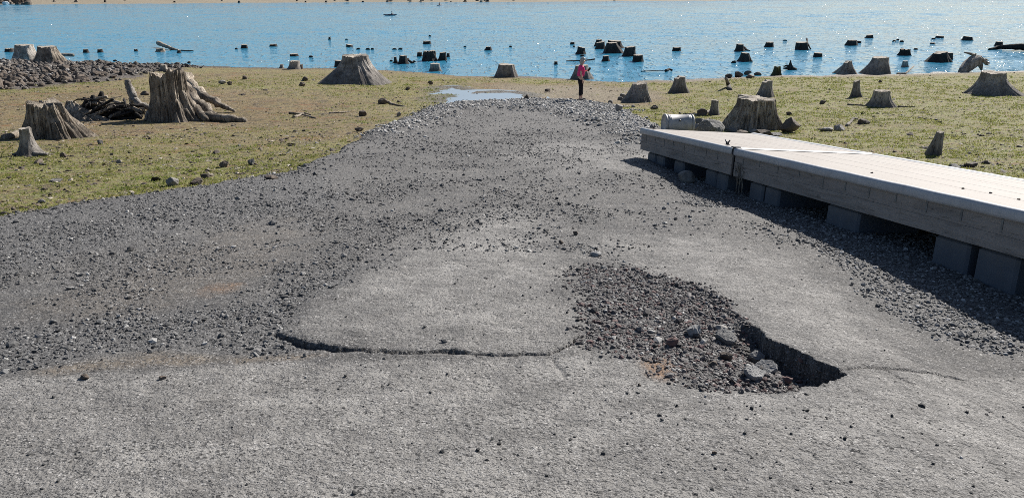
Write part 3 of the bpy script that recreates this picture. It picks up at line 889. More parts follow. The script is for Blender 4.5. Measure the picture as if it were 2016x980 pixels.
x, y = sample(40000, -7, 5, 8, 28, lambda x, y: in_view(x, y, 0.6) * (ramp_sd(x, y) < 0.05) * 0.5 * (0.3 + 0.7 * sstep(-0.1, 0.4, fbm2(x * 0.8, y * 0.8, 206, 4))))
put(x, y, rng.lognormal(math.log(0.026), 0.4, len(x)), tints(len(x), (.05, .05, .05), (.17, .165, .165), 0.06))
x, y = sample(9000, -5, 5, 1.8, 6.5, lambda x, y: in_view(x, y, 0.6) * 0.22 * np.clip(3 / y, 0.3, 1) ** 2 * (0.06 + sstep(0.05, 0.5, fbm2(x * 1.3, y * 1.3, 208, 3))))
put(x, y, rng.lognormal(math.log(0.015), 0.45, len(x)), tints(len(x), (.02, .02, .02), (.055, .054, .052), 0.03))
x, y = sample(120000, -10, 6, 6, 30, lambda x, y: in_view(x, y, 0.6) * (y < 40) * 0.45 * np.clip(9 / y, .35, 1) * np.exp(-(np.maximum(ramp_sd(x, y) - 0.05, 0) / 0.28) ** 2) * (ramp_sd(x, y) > -0.25))
put(x, y, rng.lognormal(math.log(0.026), 0.45, len(x)), tints(len(x), (.06, .058, .055), (.24, .23, .215), 0.08))
X = np.concatenate(xs_); Y = np.concatenate(ys_); S = np.concatenate(ss_); T = np.concatenate(tt_)
stones('loose_gravel', X, Y, S, T, 'dark loose gravel over the ramp, in the pothole and beside the dock')
# pale stones of the ramp end
x, y = sample(40000, -6, 6.5, 16, 33.5, lambda x, y: sstep(0.5, -0.6, poly_sd(gravD, x, y) + 0.9 * fbm2(x * 1.2, y * 1.2, 207, 4)) * 0.75)
stones('gravel_heap', x, y, rng.lognormal(math.log(0.062), 0.38, len(x)), tints(len(x), (.20, .192, .18), (.46, .445, .42), 0.14, (.6, .585, .56)), 'pale coarse gravel heaped at the far end of the ramp', 0.3)

# ------------------------------------------------------------------ grass and bark litter
def wedge(n, y0, y1, p=1.0):
    y = y0 * (y1 / y0) ** (rng.uniform(0, 1, n) ** p)
    x = rng.uniform(-1, 1, n) * (0.68 * y + 2)
    return x, y
def off_ramp(x, y): return ramp_sd(x, y) > 0.1
x, y = wedge(190000, 7.5, 46, 0.8)
k = off_ramp(x, y); x, y = x[k], y[k]
z = surf_h(x, y)
gf = ground_fields(x, y, z)
k = (rng.uniform(0, 1, len(x)) < 0.72 * gf['green'] ** 1.6 * (1 - gf['rubble']) * (0.15 + 0.75 * sstep(-0.15, 0.25, fbm2(x * 1.6, y * 1.6, 221, 4)))) & (z > 0.02)
x, y, z = x[k], y[k], z[k]
n = len(x)
nb = 4
bx = np.repeat(x, nb) + rng.normal(0, 0.02, n * nb) * (1 + np.repeat(y, nb) / 20); by = np.repeat(y, nb) + rng.normal(0, 0.02, n * nb); bz = np.repeat(z, nb) - 0.005
h = rng.uniform(0.014, 0.042, n * nb) * (0.8 + np.repeat(y, nb) / 50); wd = rng.uniform(0.004, 0.010, n * nb) * (0.7 + np.repeat(y, nb) / 18)
an = rng.uniform(0, 2 * math.pi, n * nb); le = rng.uniform(0.2, 1.3, n * nb) * h; la = rng.uniform(0, 2 * math.pi, n * nb)
V = np.stack([np.stack([bx - wd * np.cos(an), by - wd * np.sin(an), bz], 1), np.stack([bx + wd * np.cos(an), by + wd * np.sin(an), bz], 1),
              np.stack([bx + le * np.cos(la), by + le * np.sin(la), bz + h], 1)], 1).reshape(-1, 3)
t = rng.uniform(0, 1, (n, 1))
gc = np.array((.115, .150, .030)) * (1 - t) + np.array((.29, .275, .095)) * t
lush = sstep(0.15, 0.5, fbm2(x * 0.5, y * 0.5, 231, 3))[:, None]
gc = gc * (1 - 0.45 * lush) + np.array((.13, .19, .03)) * 0.45 * lush
o = mesh_np('grass', V, np.arange(len(V)).reshape(-1, 3), M['grass'], smooth=False, attrs=dict(tint=np.repeat(gc, nb * 3, 0)))
tag(o, 'sparse low yellow-green grass growing on the lakebed', None, None, 'stuff')

x, y = wedge(52000, 8, 50)
k = off_ramp(x, y) & (rng.uniform(0, 1, len(x)) < 0.25 + 0.9 * sstep(0.0, 0.5, fbm2(x * 0.6, y * 0.6, 241, 4)))
x, y = x[k], y[k]
xe = rng.uniform(-26, 34, 3000); ye = shoreY(xe) - np.abs(rng.normal(0.1, 0.8, 3000))
kb = rng.uniform(0, 1, 3000) < 0.25 + sstep(-.1, .4, fbm2(xe * .4, ye * .4, 261, 3)); x = np.concatenate([x, xe[kb]]); y = np.concatenate([y, ye[kb]])
z = surf_h(x, y); k = z > 0.015; x, y, z = x[k], y[k], z[k]
tt = tints(len(x), (.035, .026, .02), (.13, .095, .065), 0.26, (.40, .35, .28))
stones('bark_litter', x, y, rng.lognormal(math.log(0.042), 0.5, len(x)), tt, 'bark chips, clods and small stones strewn over the lakebed', 0.35, (0.12, 0.45), 'gravel', z)

# ------------------------------------------------------------------ stumps
def stump(spec):
    (label, xl, xr, yb, tl, tr, yt, mat) = spec[:8]
    opt = spec[8] if len(spec) > 8 else {}
    seed = int(xl * 7 + yb * 13)
    r_ = np.random.default_rng(seed)
    P = hit((xl + xr) / 2, yb)
    d = depth(P); m = d / FPX
    rt = max((tr - tl) / 2 * m, 0.03); fl_ = max(tl - xl, 0) * m; fr_ = max(xr - tr, 0) * m
    ff = 0.35 * (fl_ + fr_) + 0.02
    cy = P[1] + rt + ff * 0.5
    q = np.array([0, cy, P[2]]); cx = ((tl + tr) / 2 - 1008) / FPX * depth(q)
    water_ = opt.get('water', False)
    z0 = 0.0 if water_ else sz(cx, cy)
    r = ray((tl + tr) / 2, yt)
    H = EYE + (cy + rt * 0.8) * r[2] / r[1] - z0
    H = max(H, 0.05)
    big = (xr - xl) > 55
    n = 200 if big else (48 if (xr - xl) > 25 else 28)
    nr = 44 if big else (18 if (xr - xl) > 25 else 9)
    th = np.linspace(0, 2 * math.pi, n, endpoint=False)
    c_, s_ = np.cos(th), np.sin(th)
    sink = 0.45 if water_ else 0.22 + 0.15 * (H > 0.6)
    tz = np.concatenate([np.linspace(-sink / H, 0, 4)[:-1], np.linspace(0, 1, nr)])
    T, TH = np.meshgrid(tz, th, indexing='ij')
    C_, S_ = np.cos(TH), np.sin(TH)
    fw = fl_ * np.maximum(0, -C_) ** 1.4 + fr_ * np.maximum(0, C_) ** 1.4 + ff * np.abs(S_) ** 1.4
    nl = opt.get('lobes', int(r_.integers(5, 8)))
    lob = noise3(C_ * nl / 4.5 + 7, S_ * nl / 4.5, T * 0.3, seed)
    tc = np.clip(1 - T, 0, 1.25)
    p = opt.get('pow', 2.3)
    fm = 1 + opt.get('lob', 0.55) * lob * (1 - np.abs(C_) ** 6 * 0.7)
    rad = rt * (1 + 0.04 * (1 - T)) + fw * tc ** p * fm
    g = opt.get('groove', 0.05) * 1.5
    k1 = 3.2; k2 = 8.0
    rad = rad * (1 + g * noise3(C_ * k1, S_ * k1, T * 0.8 * H, seed + 1) + g * 0.9 * (1 - 2 * np.abs(noise3(C_ * k2, S_ * k2, T * 1.1 * H, seed + 2))) * 0.6
                 + 0.35 * g * noise3(C_ * 22, S_ * 22, T * 3 * H, seed + 3))
    cr = noise3(C_ * 3.0 + 3, S_ * 3.0, T * 0.5 * H + 5, seed + 6)
    rad = rad - rt * g * 0.9 * np.exp(-(cr / 0.05) ** 2) * (0.6 + 0.4 * noise3(C_ * 2, S_ * 2, T * 2, seed + 8))
    cr2 = noise3(C_ * 7.0 + 3, S_ * 7.0, T * 0.7 * H + 5, seed + 7)
    rad = rad - rt * g * 0.5 * np.exp(-(cr2 / 0.08) ** 2)
    lean = opt.get('lean', 0.0)
    jag = opt.get('jag', 0.022); tilt = opt.get('tilt', float(r_.uniform(-0.06, 0.06)))
    topz = jag * H * (1.2 * noise3(C_ * 2.5, S_ * 2.5, T * 0, seed + 5) + noise3(C_ * 9, S_ * 9, T * 0, seed + 4)) + tilt * rt * C_ + opt.get('tilty', 0.04) * rt * S_
    if 'notch' in opt:
        na, nd = opt['notch']
        topz = topz - nd * H * sstep(0.15, 0.45, C_ * math.cos(na) + S_ * math.sin(na))
    Z = T * H + topz * np.clip(T, 0, 1) ** 3
    Xv = rad * C_ + lean * H * T; Yv = rad * S_
    V = np.stack([Xv, Yv, Z], 2).reshape(-1, 3)
    R_ = len(tz)
    F = []
    for i in range(R_ - 1):
        for j in range(n):
            j2 = (j + 1) % n
            F.append((i * n + j, i * n + j2, i * n + n + j2, i * n + n + j))
    root = empty(opt.get('name', 'tree_stump'), (cx, cy, z0))
    tag(root, label, opt.get('cat', 'stump'), opt.get('group', 'stumps standing in the lake' if water_ else 'stumps standing on the shore'))
    mesh_np('trunk', V, F, M[mat], root)
    # sawn top
    rim = V[(R_ - 1) * n:]
    cc = rim.mean(0)
    rings = [rim * np.array([1.0, 1.0, 1]) + 0]
    cap = [rim + np.array([0, 0, 0.002])]
    dish = opt.get('dish', 0.01)
    for f in (0.8, 0.5, 0.2):
        rr = cc + (rim - cc) * f
        rr[:, 2] = cc[2] * (1 - f) + rim[:, 2] * f - dish * H * (1 - f) + 0.02 * rt * r_.normal(0, 0.6, n) + 0.002
        cap.append(rr)
    CV = np.vstack(cap)
    CF = []
    for i in range(3):
        for j in range(n):
            j2 = (j + 1) % n
            CF.append((i * n + j, i * n + j2, i * n + n + j2, i * n + n + j))
    CF.append(tuple(3 * n + j for j in range(n)))
    mesh_np('cut_top', CV, CF, M[opt.get('cut', 'cut')], root)
    for pts, r0, r1 in opt.get('roots', []):
        b = MB()
        W = []
        for (qx, qy, lift) in pts:
            h_ = hit(qx, qy)
            W.append(Vector((h_[0], max(h_[1], cy - rt * 1.2), h_[2] + lift)) - Vector((cx, cy, z0)))
        # resample for a gnarled line
        PW = []
        for i in range(len(W) - 1):
            for k_ in range(5):
                f = k_ / 5
                PW.append(W[i].lerp(W[i + 1], f) + Vector((r_.normal(0, 1), r_.normal(0, 1), r_.normal(0, 0.6))) * r0 * 0.10)
        PW.append(W[-1])
        rr = [(r0 + (r1 - r0) * (i / (len(PW) - 1))) * (1 + 0.15 * r_.normal()) for i in range(len(PW))]
        b.tube(PW, rr, 10, seed, 0.14)
        b.build('root', M[opt.get('rootmat', mat)], root, True)
    return root

WT = dict(water=True)
def W_(**k): d = dict(water=True, sub=1); d.update(k); return d
STUMPS = [
    # --- on the shore, left
    ('huge grey stump with long roots running right, tallest on the left grass', 302, 396, 240, 309, 367, 139, 'wood',
     dict(lob=0.7, pow=2.7, groove=0.11, jag=0.06, tilt=0.10, lobes=6, notch=(2.2, 0.07), cut='wood',
          roots=[([(385, 236, .12), (420, 238, .10), (460, 240, .09), (486, 240, .03)], .17, .07), ([(362, 214, 1.0), (382, 216, .78), (404, 218, .52), (430, 220, .28), (462, 222, .05)], .30, .05), ([(366, 222, .75), (388, 226, .45), (410, 230, .2), (430, 233, .02)], .24, .08),
                 ([(372, 232, .55), (392, 236, .25), (402, 242, .02)], .16, .09), ([(300, 236, .2), (285, 240, .05)], .12, .05)])),
    ('ragged silvery stump with deep vertical cracks beside the smallest left stump', 63, 165, 275, 67, 129, 201, 'wood',
     dict(lob=0.45, pow=1.5, groove=0.13, jag=0.085, tilt=-0.06, lobes=7, cut='wood')),
    ('broken half stump whose ridge slopes down right, behind the ragged silvery stump', 130, 220, 237, 137, 151, 199, 'wood',
     dict(lob=0.5, pow=1.25, groove=0.13, jag=0.09, tilt=-.3, lobes=9, cut='wood', roots=[([(178, 226, .25), (196, 231, .14), (222, 238, .0)], .11, .03)])),
    ('short slim grey stump with spread pale roots at the far left of the grass', 36, 88, 308, 48, 69, 251, 'smoothwood',
     dict(groove=0.06, pow=2.8, roots=[([(66, 304, .06), (88, 305, .03), (100, 304, .0)], .05, .02), ([(50, 303, .08), (30, 309, .03), (0, 312, .0)], .06, .02), ([(60, 308, .05), (64, 315, .0)], .045, .03)])),
    ('pale bleached stump with a white root, left of two above the rock bank', 28, 76, 119, 36, 68, 88, 'palewood', dict(groove=0.07, pow=1.6, roots=[([(54, 110, .4), (56, 116, .2), (52, 123, .02)], .22, .12)])),
    ('dark flat-topped stump half buried in rocks, right of two above the rock bank', 75, 131, 124, 81, 113, 91, 'wood', dict(groove=0.06, pow=1.5, tilt=-0.05)),
    ('small grey stump showing just behind the huge rooted stump', 314, 332, 141, 317, 329, 128, 'smoothwood', {}),
    ('stout stump with a short second stem at the waterline, left of the widest flared stump', 563, 593, 137, 571, 591, 120, 'smoothwood', dict(jag=.04, lob=.5)),
    ('tiny grey stub at the water edge beside a stout small stump', 550, 559, 134, 552, 558, 127, 'smoothwood', {}),
    ('thin short stub touching the right side of a stout waterline stump', 591, 597, 136, 592, 597, 127, 'smoothwood', {}),
    ('widest dark stump with broadly flared skirt of roots, on the grass at the water edge', 634, 768, 165, 677, 727, 108, 'smoothwood',
     dict(pow=1.7, lob=0.45, groove=0.05, tilt=0.0, lobes=8, roots=[([(735, 158, .1), (752, 162, .05), (766, 164, .0)], .12, .05), ([(730, 164, .03), (745, 166, .02)], .06, .03)])),
    ('low split stump with a forked base standing on the waterline', 845, 869, 140, 848, 866, 125, 'smoothwood', dict(jag=.05, lob=.6)),
    ('squat dark stump with a lighter cut ring, at the water edge beyond the puddle', 973, 1020, 153, 982, 1012, 126, 'smoothwood', dict(jag=.02, lob=.6, pow=1.6)),
    ('grey stump directly behind the standing person', 1125, 1169, 156, 1133, 1157, 128, 'smoothwood', dict(pow=1.5)),
    ('grey leaning-topped stump with flared left root near the gravel ramp end', 1222, 1281, 202, 1243, 1272, 163, 'smoothwood', dict(pow=1.6, lob=.5, tilt=.12, jag=.025)),
    ('narrow upright stump with a step in its top, nearer the water than the gravel-side stump', 1316, 1356, 184, 1326, 1347, 150, 'smoothwood', dict(pow=2.2, notch=(3.14, .12), jag=.015)),
    ('grey stump with a stepped top directly behind the large cracked stump', 1487, 1524, 192, 1498, 1518, 157, 'smoothwood', dict(pow=2.0, notch=(3.14, .14))),
    ('large brown stump split by deep vertical cracks beside the dock', 1422, 1532, 258, 1450, 1518, 190, 'wood',
     dict(lob=0.45, pow=1.7, groove=0.12, jag=0.03, lobes=8)),
    ('small straight stump with a thin root, between the drum and the large cracked stump', 1396, 1417, 227, 1399, 1413, 197, 'smoothwood',
     dict(pow=2.5, roots=[([(1398, 222, .06), (1385, 228, .04), (1368, 227, .03), (1345, 226, .02)], .05, .025)])),
    ('slim grey post-like stump with a notched top in the middle of the right grass', 1674, 1696, 192, 1677, 1689, 158, 'smoothwood', dict(notch=(3.14, .06), pow=2.5)),
    ('squat smooth stump with a wide flared foot, alone on the right grass', 1705, 1768, 212, 1717, 1747, 177, 'smoothwood', dict(pow=2.4, lob=.7, lobes=5)),
    ('broad smooth stump with flared foot, farthest right on the grass', 1902, 2003, 188, 1926, 1971, 141, 'smoothwood', dict(pow=2.1, lob=.5, lobes=6)),
    ('slim leaning stump just beyond the edge of the dock deck', 1824, 1850, 306, 1837, 1851, 259, 'smoothwood', dict(pow=1.2, tilt=.05)),
    ('pale stepped stump with rubble at its foot, on the right waterline', 1646, 1684, 146, 1659, 1674, 120, 'palewood', dict(pow=1.6, notch=(3.14, .14), lob=.5)),
    ('tall grey stump with a long left flank on the right waterline', 1694, 1747, 146, 1714, 1744, 112, 'smoothwood', dict(pow=1.5, lob=.5)),
    ('mossy rotted stump with a ragged crown at the water edge', 1518, 1537, 149, 1523, 1535, 132, 'moss', dict(jag=.14, groove=.12, cut='moss')),
    # --- in the water
    ('dark ragged low stump in the water at the far left edge', 10, 28, 103, 11, 27, 95, 'wetwood', W_(jag=.1)),
    ('dark square stump in the water right of the rock bank, left of a pair', 164, 175, 104, 165, 174, 97, 'wetwood', W_()),
    ('dark square stump in the water right of the rock bank, right of a pair', 192, 203, 104, 193, 202, 97, 'wetwood', W_()),
    ('tiny round-topped stump alone in the water above the huge rooted stump', 264, 272, 102, 265, 271, 97, 'wetwood', W_(jag=.06)),
    ('pale low stump in the water with a driftwood log leaning on it', 306, 326, 103, 309, 324, 95, 'wood', W_()),
    ('small dark stump at the right end of a driftwood log in the water', 348, 357, 105, 350, 356, 99, 'wetwood', W_()),
    ('dark stump in the water with a thin stick floating at its left', 474, 488, 96, 476, 487, 88, 'wetwood', W_()),
    ('low dark stump in the water right of the stump with a floating stick', 531, 546, 92, 532, 545, 87, 'wetwood', W_()),
    ('pale-topped low stump in the water above the stout waterline stump', 571, 588, 111, 571, 587, 106, 'wetwood', W_()),
    ('smallest upright stub in the open water left of centre', 646, 652, 79, 647, 651, 73, 'wetwood', W_(jag=.1)),
    ('low tilted dark stump in the water above the widest flared stump', 682, 695, 93, 682, 694, 88, 'wetwood', W_(tilt=-.2)),
    ('dark stump half hidden behind the left of the widest flared stump', 659, 674, 131, 660, 674, 119, 'wetwood', W_()),
    ('short dark stub left of the rooted stump in the shallows', 774, 784, 124, 776, 781, 112, 'wetwood', W_()),
    ('dark stump in the shallows with a root trailing right', 784, 804, 125, 787, 801, 109, 'wetwood', W_(jag=.05, roots=[([(803, 122, .15), (810, 124, .03), (815, 124, .0)], .10, .05)])),
    ('flat dark stump farthest out above the split black stump', 833, 849, 87, 834, 848, 81, 'wetwood', W_()),
    ('small rounded dark stump touching the left of the split black stump', 821, 832, 112, 822, 831, 103, 'wetwood', W_(jag=.05)),
    ('big split black stump in the shallows, centre of a cluster', 831, 860, 120, 834, 857, 100, 'wetwood', W_(jag=.06, groove=.12)),
    ('tilted grey stump in the shallows right of the split black stump', 862, 880, 119, 866, 879, 103, 'wetwood', W_(tilt=.1)),
    ('narrow dark stub behind the tilted grey stump in the shallows', 879, 886, 113, 880, 885, 105, 'wetwood', W_()),
    ('small pale-topped stump alone in the water beyond the puddle', 954, 968, 99, 957, 967, 92, 'wetwood', W_(jag=.1)),
    ('tiny square stump far out left of the piled stump cluster', 1122, 1131, 88, 1123, 1131, 83, 'wetwood', W_()),
    ('tiny stub just below a tiny square stump far out', 1128, 1132, 93, 1128.5, 1131.5, 90, 'wetwood', W_()),
    ('tilted dark stump in the water above the standing person', 1133, 1153, 107, 1137, 1151, 93, 'wetwood', W_(tilt=-.25)),
    ('dark stump at the left back of the piled stump cluster', 1170, 1190, 91, 1174, 1184, 78, 'wetwood', W_(pow=1.2)),
    ('rounded stump at the left front of the piled stump cluster', 1171, 1194, 97, 1174, 1190, 83, 'wetwood', W_(tilt=.15)),
    ('wide flat stump at the back of the piled stump cluster', 1197, 1228, 95, 1197, 1222, 80, 'wetwood', W_(tilt=-.08)),
    ('broad stump with a sloping right flank in the middle of the piled cluster', 1190, 1228, 105, 1194, 1214, 84, 'wetwood', W_(pow=1.2)),
    ('rounded dark stump with a pale right edge, right of the piled cluster', 1225, 1252, 112, 1230, 1250, 92, 'wetwood', W_(tilt=.1)),
    ('square dark stump nearest the shore, right of the piled cluster', 1245, 1267, 122, 1246, 1265, 108, 'wetwood', W_()),
    ('small tapered dark stump below the piled cluster', 1184, 1201, 121, 1187, 1198, 110, 'wetwood', W_(tilt=.1)),
    ('tiny dark block in the water left of the standing person', 1091, 1098, 128, 1091.5, 1097.5, 121, 'wetwood', W_()),
    ('square dark stump with a low log at its left, out in mid water', 1323, 1340, 101, 1324, 1339, 93, 'wetwood', W_()),
    ('flat-topped flared stump with a side root, farther of two in line', 1446, 1468, 102, 1449, 1463, 87, 'wetwood', W_(roots=[([(1464, 99, .2), (1470, 100, .05), (1476, 101, .0)], .12, .05)])),
    ('sloping dark stump nearer of two in line in the right shallows', 1453, 1482, 122, 1458, 1474, 104, 'wetwood', W_(tilt=-.08, pow=1.4)),
    ('square dark stump in the water with a stick at its upper left', 1504, 1523, 93, 1507, 1522, 83, 'wetwood', W_()),
    ('dark stump leaning left with a slender root up its right side', 1567, 1592, 99, 1566, 1588, 83, 'wetwood', W_(roots=[([(1586, 94, .75), (1589, 96, .4), (1596, 97, .0)], .08, .06)])),
    ('low rounded dark stump in the shallows below the left-leaning stump', 1601, 1619, 113, 1602, 1618, 104, 'wetwood', W_(jag=.05)),
    ('flared dark stump out in the glitter with a small block at its right', 1663, 1688, 90, 1668, 1685, 79, 'wetwood', W_(pow=1.3)),
    ('small dark block touching the right of a flared stump in the glitter', 1686, 1695, 85, 1687, 1695, 81, 'wetwood', W_()),
    ('low humped stump farthest out in the glitter', 1703, 1719, 75, 1706, 1718, 69, 'wetwood', W_(tilt=.1)),
    ('knobbly rounded stump with worn holes in the right shallows', 1770, 1793, 110, 1773, 1790, 97, 'wetwood', W_(jag=.08, groove=.14)),
    ('small low block right of the knobbly rounded stump', 1799, 1807, 98, 1800, 1806, 95, 'wetwood', W_()),
    ('narrow grey stump standing in the right shallows close to shore', 1775, 1789, 132, 1776, 1786, 120, 'smoothwood', W_()),
    ('wide flared black stump in the right shallows', 1821, 1870, 123, 1836, 1861, 102, 'wetwood', W_(pow=1.5, notch=(3.14, .12))),
    ('dark stump just behind the right flank of the wide flared black stump', 1862, 1875, 118, 1862, 1874, 104, 'wetwood', W_()),
    ('flat low stump far out in the bright glitter', 1842, 1857, 75, 1843, 1857, 71, 'wetwood', W_()),
    ('low slab-like stump below the flat far stump in the glitter', 1831, 1841, 87, 1832, 1840, 84, 'wetwood', W_()),
    ('tilted low stump far out near the right edge of the glitter', 1893, 1915, 80, 1896, 1913, 72, 'wetwood', W_(tilt=-.1)),
    ('square stump above the dark floating log at the right edge', 1958, 1973, 91, 1960, 1972, 82, 'wetwood', W_()),
]
for sp in STUMPS:
    stump(sp)

# ------------------------------------------------------------------ rocks
def ico_mesh(sub):
    V = [tuple(p) for p in ICO]; F = [tuple(f) for f in ICOF]
    for _ in range(sub):
        mid = {}; F2 = []
        def mp(a, b):
            k = (min(a, b), max(a, b))
            if k not in mid:
                p = np.array(V[a]) + np.array(V[b]); V.append(tuple(p / np.linalg.norm(p))); mid[k] = len(V) - 1
            return mid[k]
        for a, b, c in F:
            x, y, z = mp(a, b), mp(b, c), mp(c, a)
            F2 += [(a, x, z), (b, y, x), (c, z, y), (x, y, z)]
        F = F2
    return np.array(V), np.array(F)
IV, IF = ico_mesh(3)
IV2, IF2 = ico_mesh(2)
def rock_shape(seed, angular=0.75, sub=3, noise=0.08):
    r_ = np.random.default_rng(seed)
    V = (IV if sub == 3 else IV2).copy()
    for _ in range(11):
        n = r_.normal(0, 1, 3); n /= np.linalg.norm(n)
        d = r_.uniform(angular - 0.2, angular + 0.12)
        s = V @ n
        V = V - np.outer(np.maximum(s - d, 0) * 0.93, n)
    V = V * (1 + noise * noise3(V[:, 0] * 2.2 + seed, V[:, 1] * 2.2, V[:, 2] * 2.2, seed) + 0.4 * noise * noise3(V[:, 0] * 6, V[:, 1] * 6, V[:, 2] * 6, seed + 1))[:, None]
    return V / np.abs(V).max(0)
ROCKV = [rock_shape(300 + i, 0.72) for i in range(10)]

def rock(spec):
    label, xl, xr, yt, yb, mat = spec[:6]
    opt = spec[6] if len(spec) > 6 else {}
    P = hit((xl + xr) / 2, yb); m = depth(P) / FPX
    w = (xr - xl) * m; h = (yb - yt) * m * opt.get('hf', 0.98); dp = w * opt.get('dp', 0.75)
    seed = opt.get('seed', int(xl * 3 + yb))
    V = rock_shape(seed, opt.get('ang', 0.72)) * np.array([w / 2, dp / 2, h * 0.62])
    V[:, 2] += h * 0.36
    if 'roll' in opt:
        c, s = math.cos(opt['roll']), math.sin(opt['roll'])
        x0, z0 = V[:, 0].copy(), V[:, 2] - h * 0.36
        V[:, 0] = x0 * c - z0 * s; V[:, 2] = x0 * s + z0 * c + h * 0.36
    y = P[1] + dp * 0.4
    x = ((xl + xr) / 2 - 1008) / FPX * depth(np.array([0, y, P[2]]))
    o = mesh_np(opt.get('name', 'rock'), V, IF, M[mat], smooth=opt.get('smooth', False))
    o.location = (x, y, sz(x, y) if not opt.get('water') else 0.0)
    return tag(o, label, opt.get('cat', 'rock'), opt.get('group'))

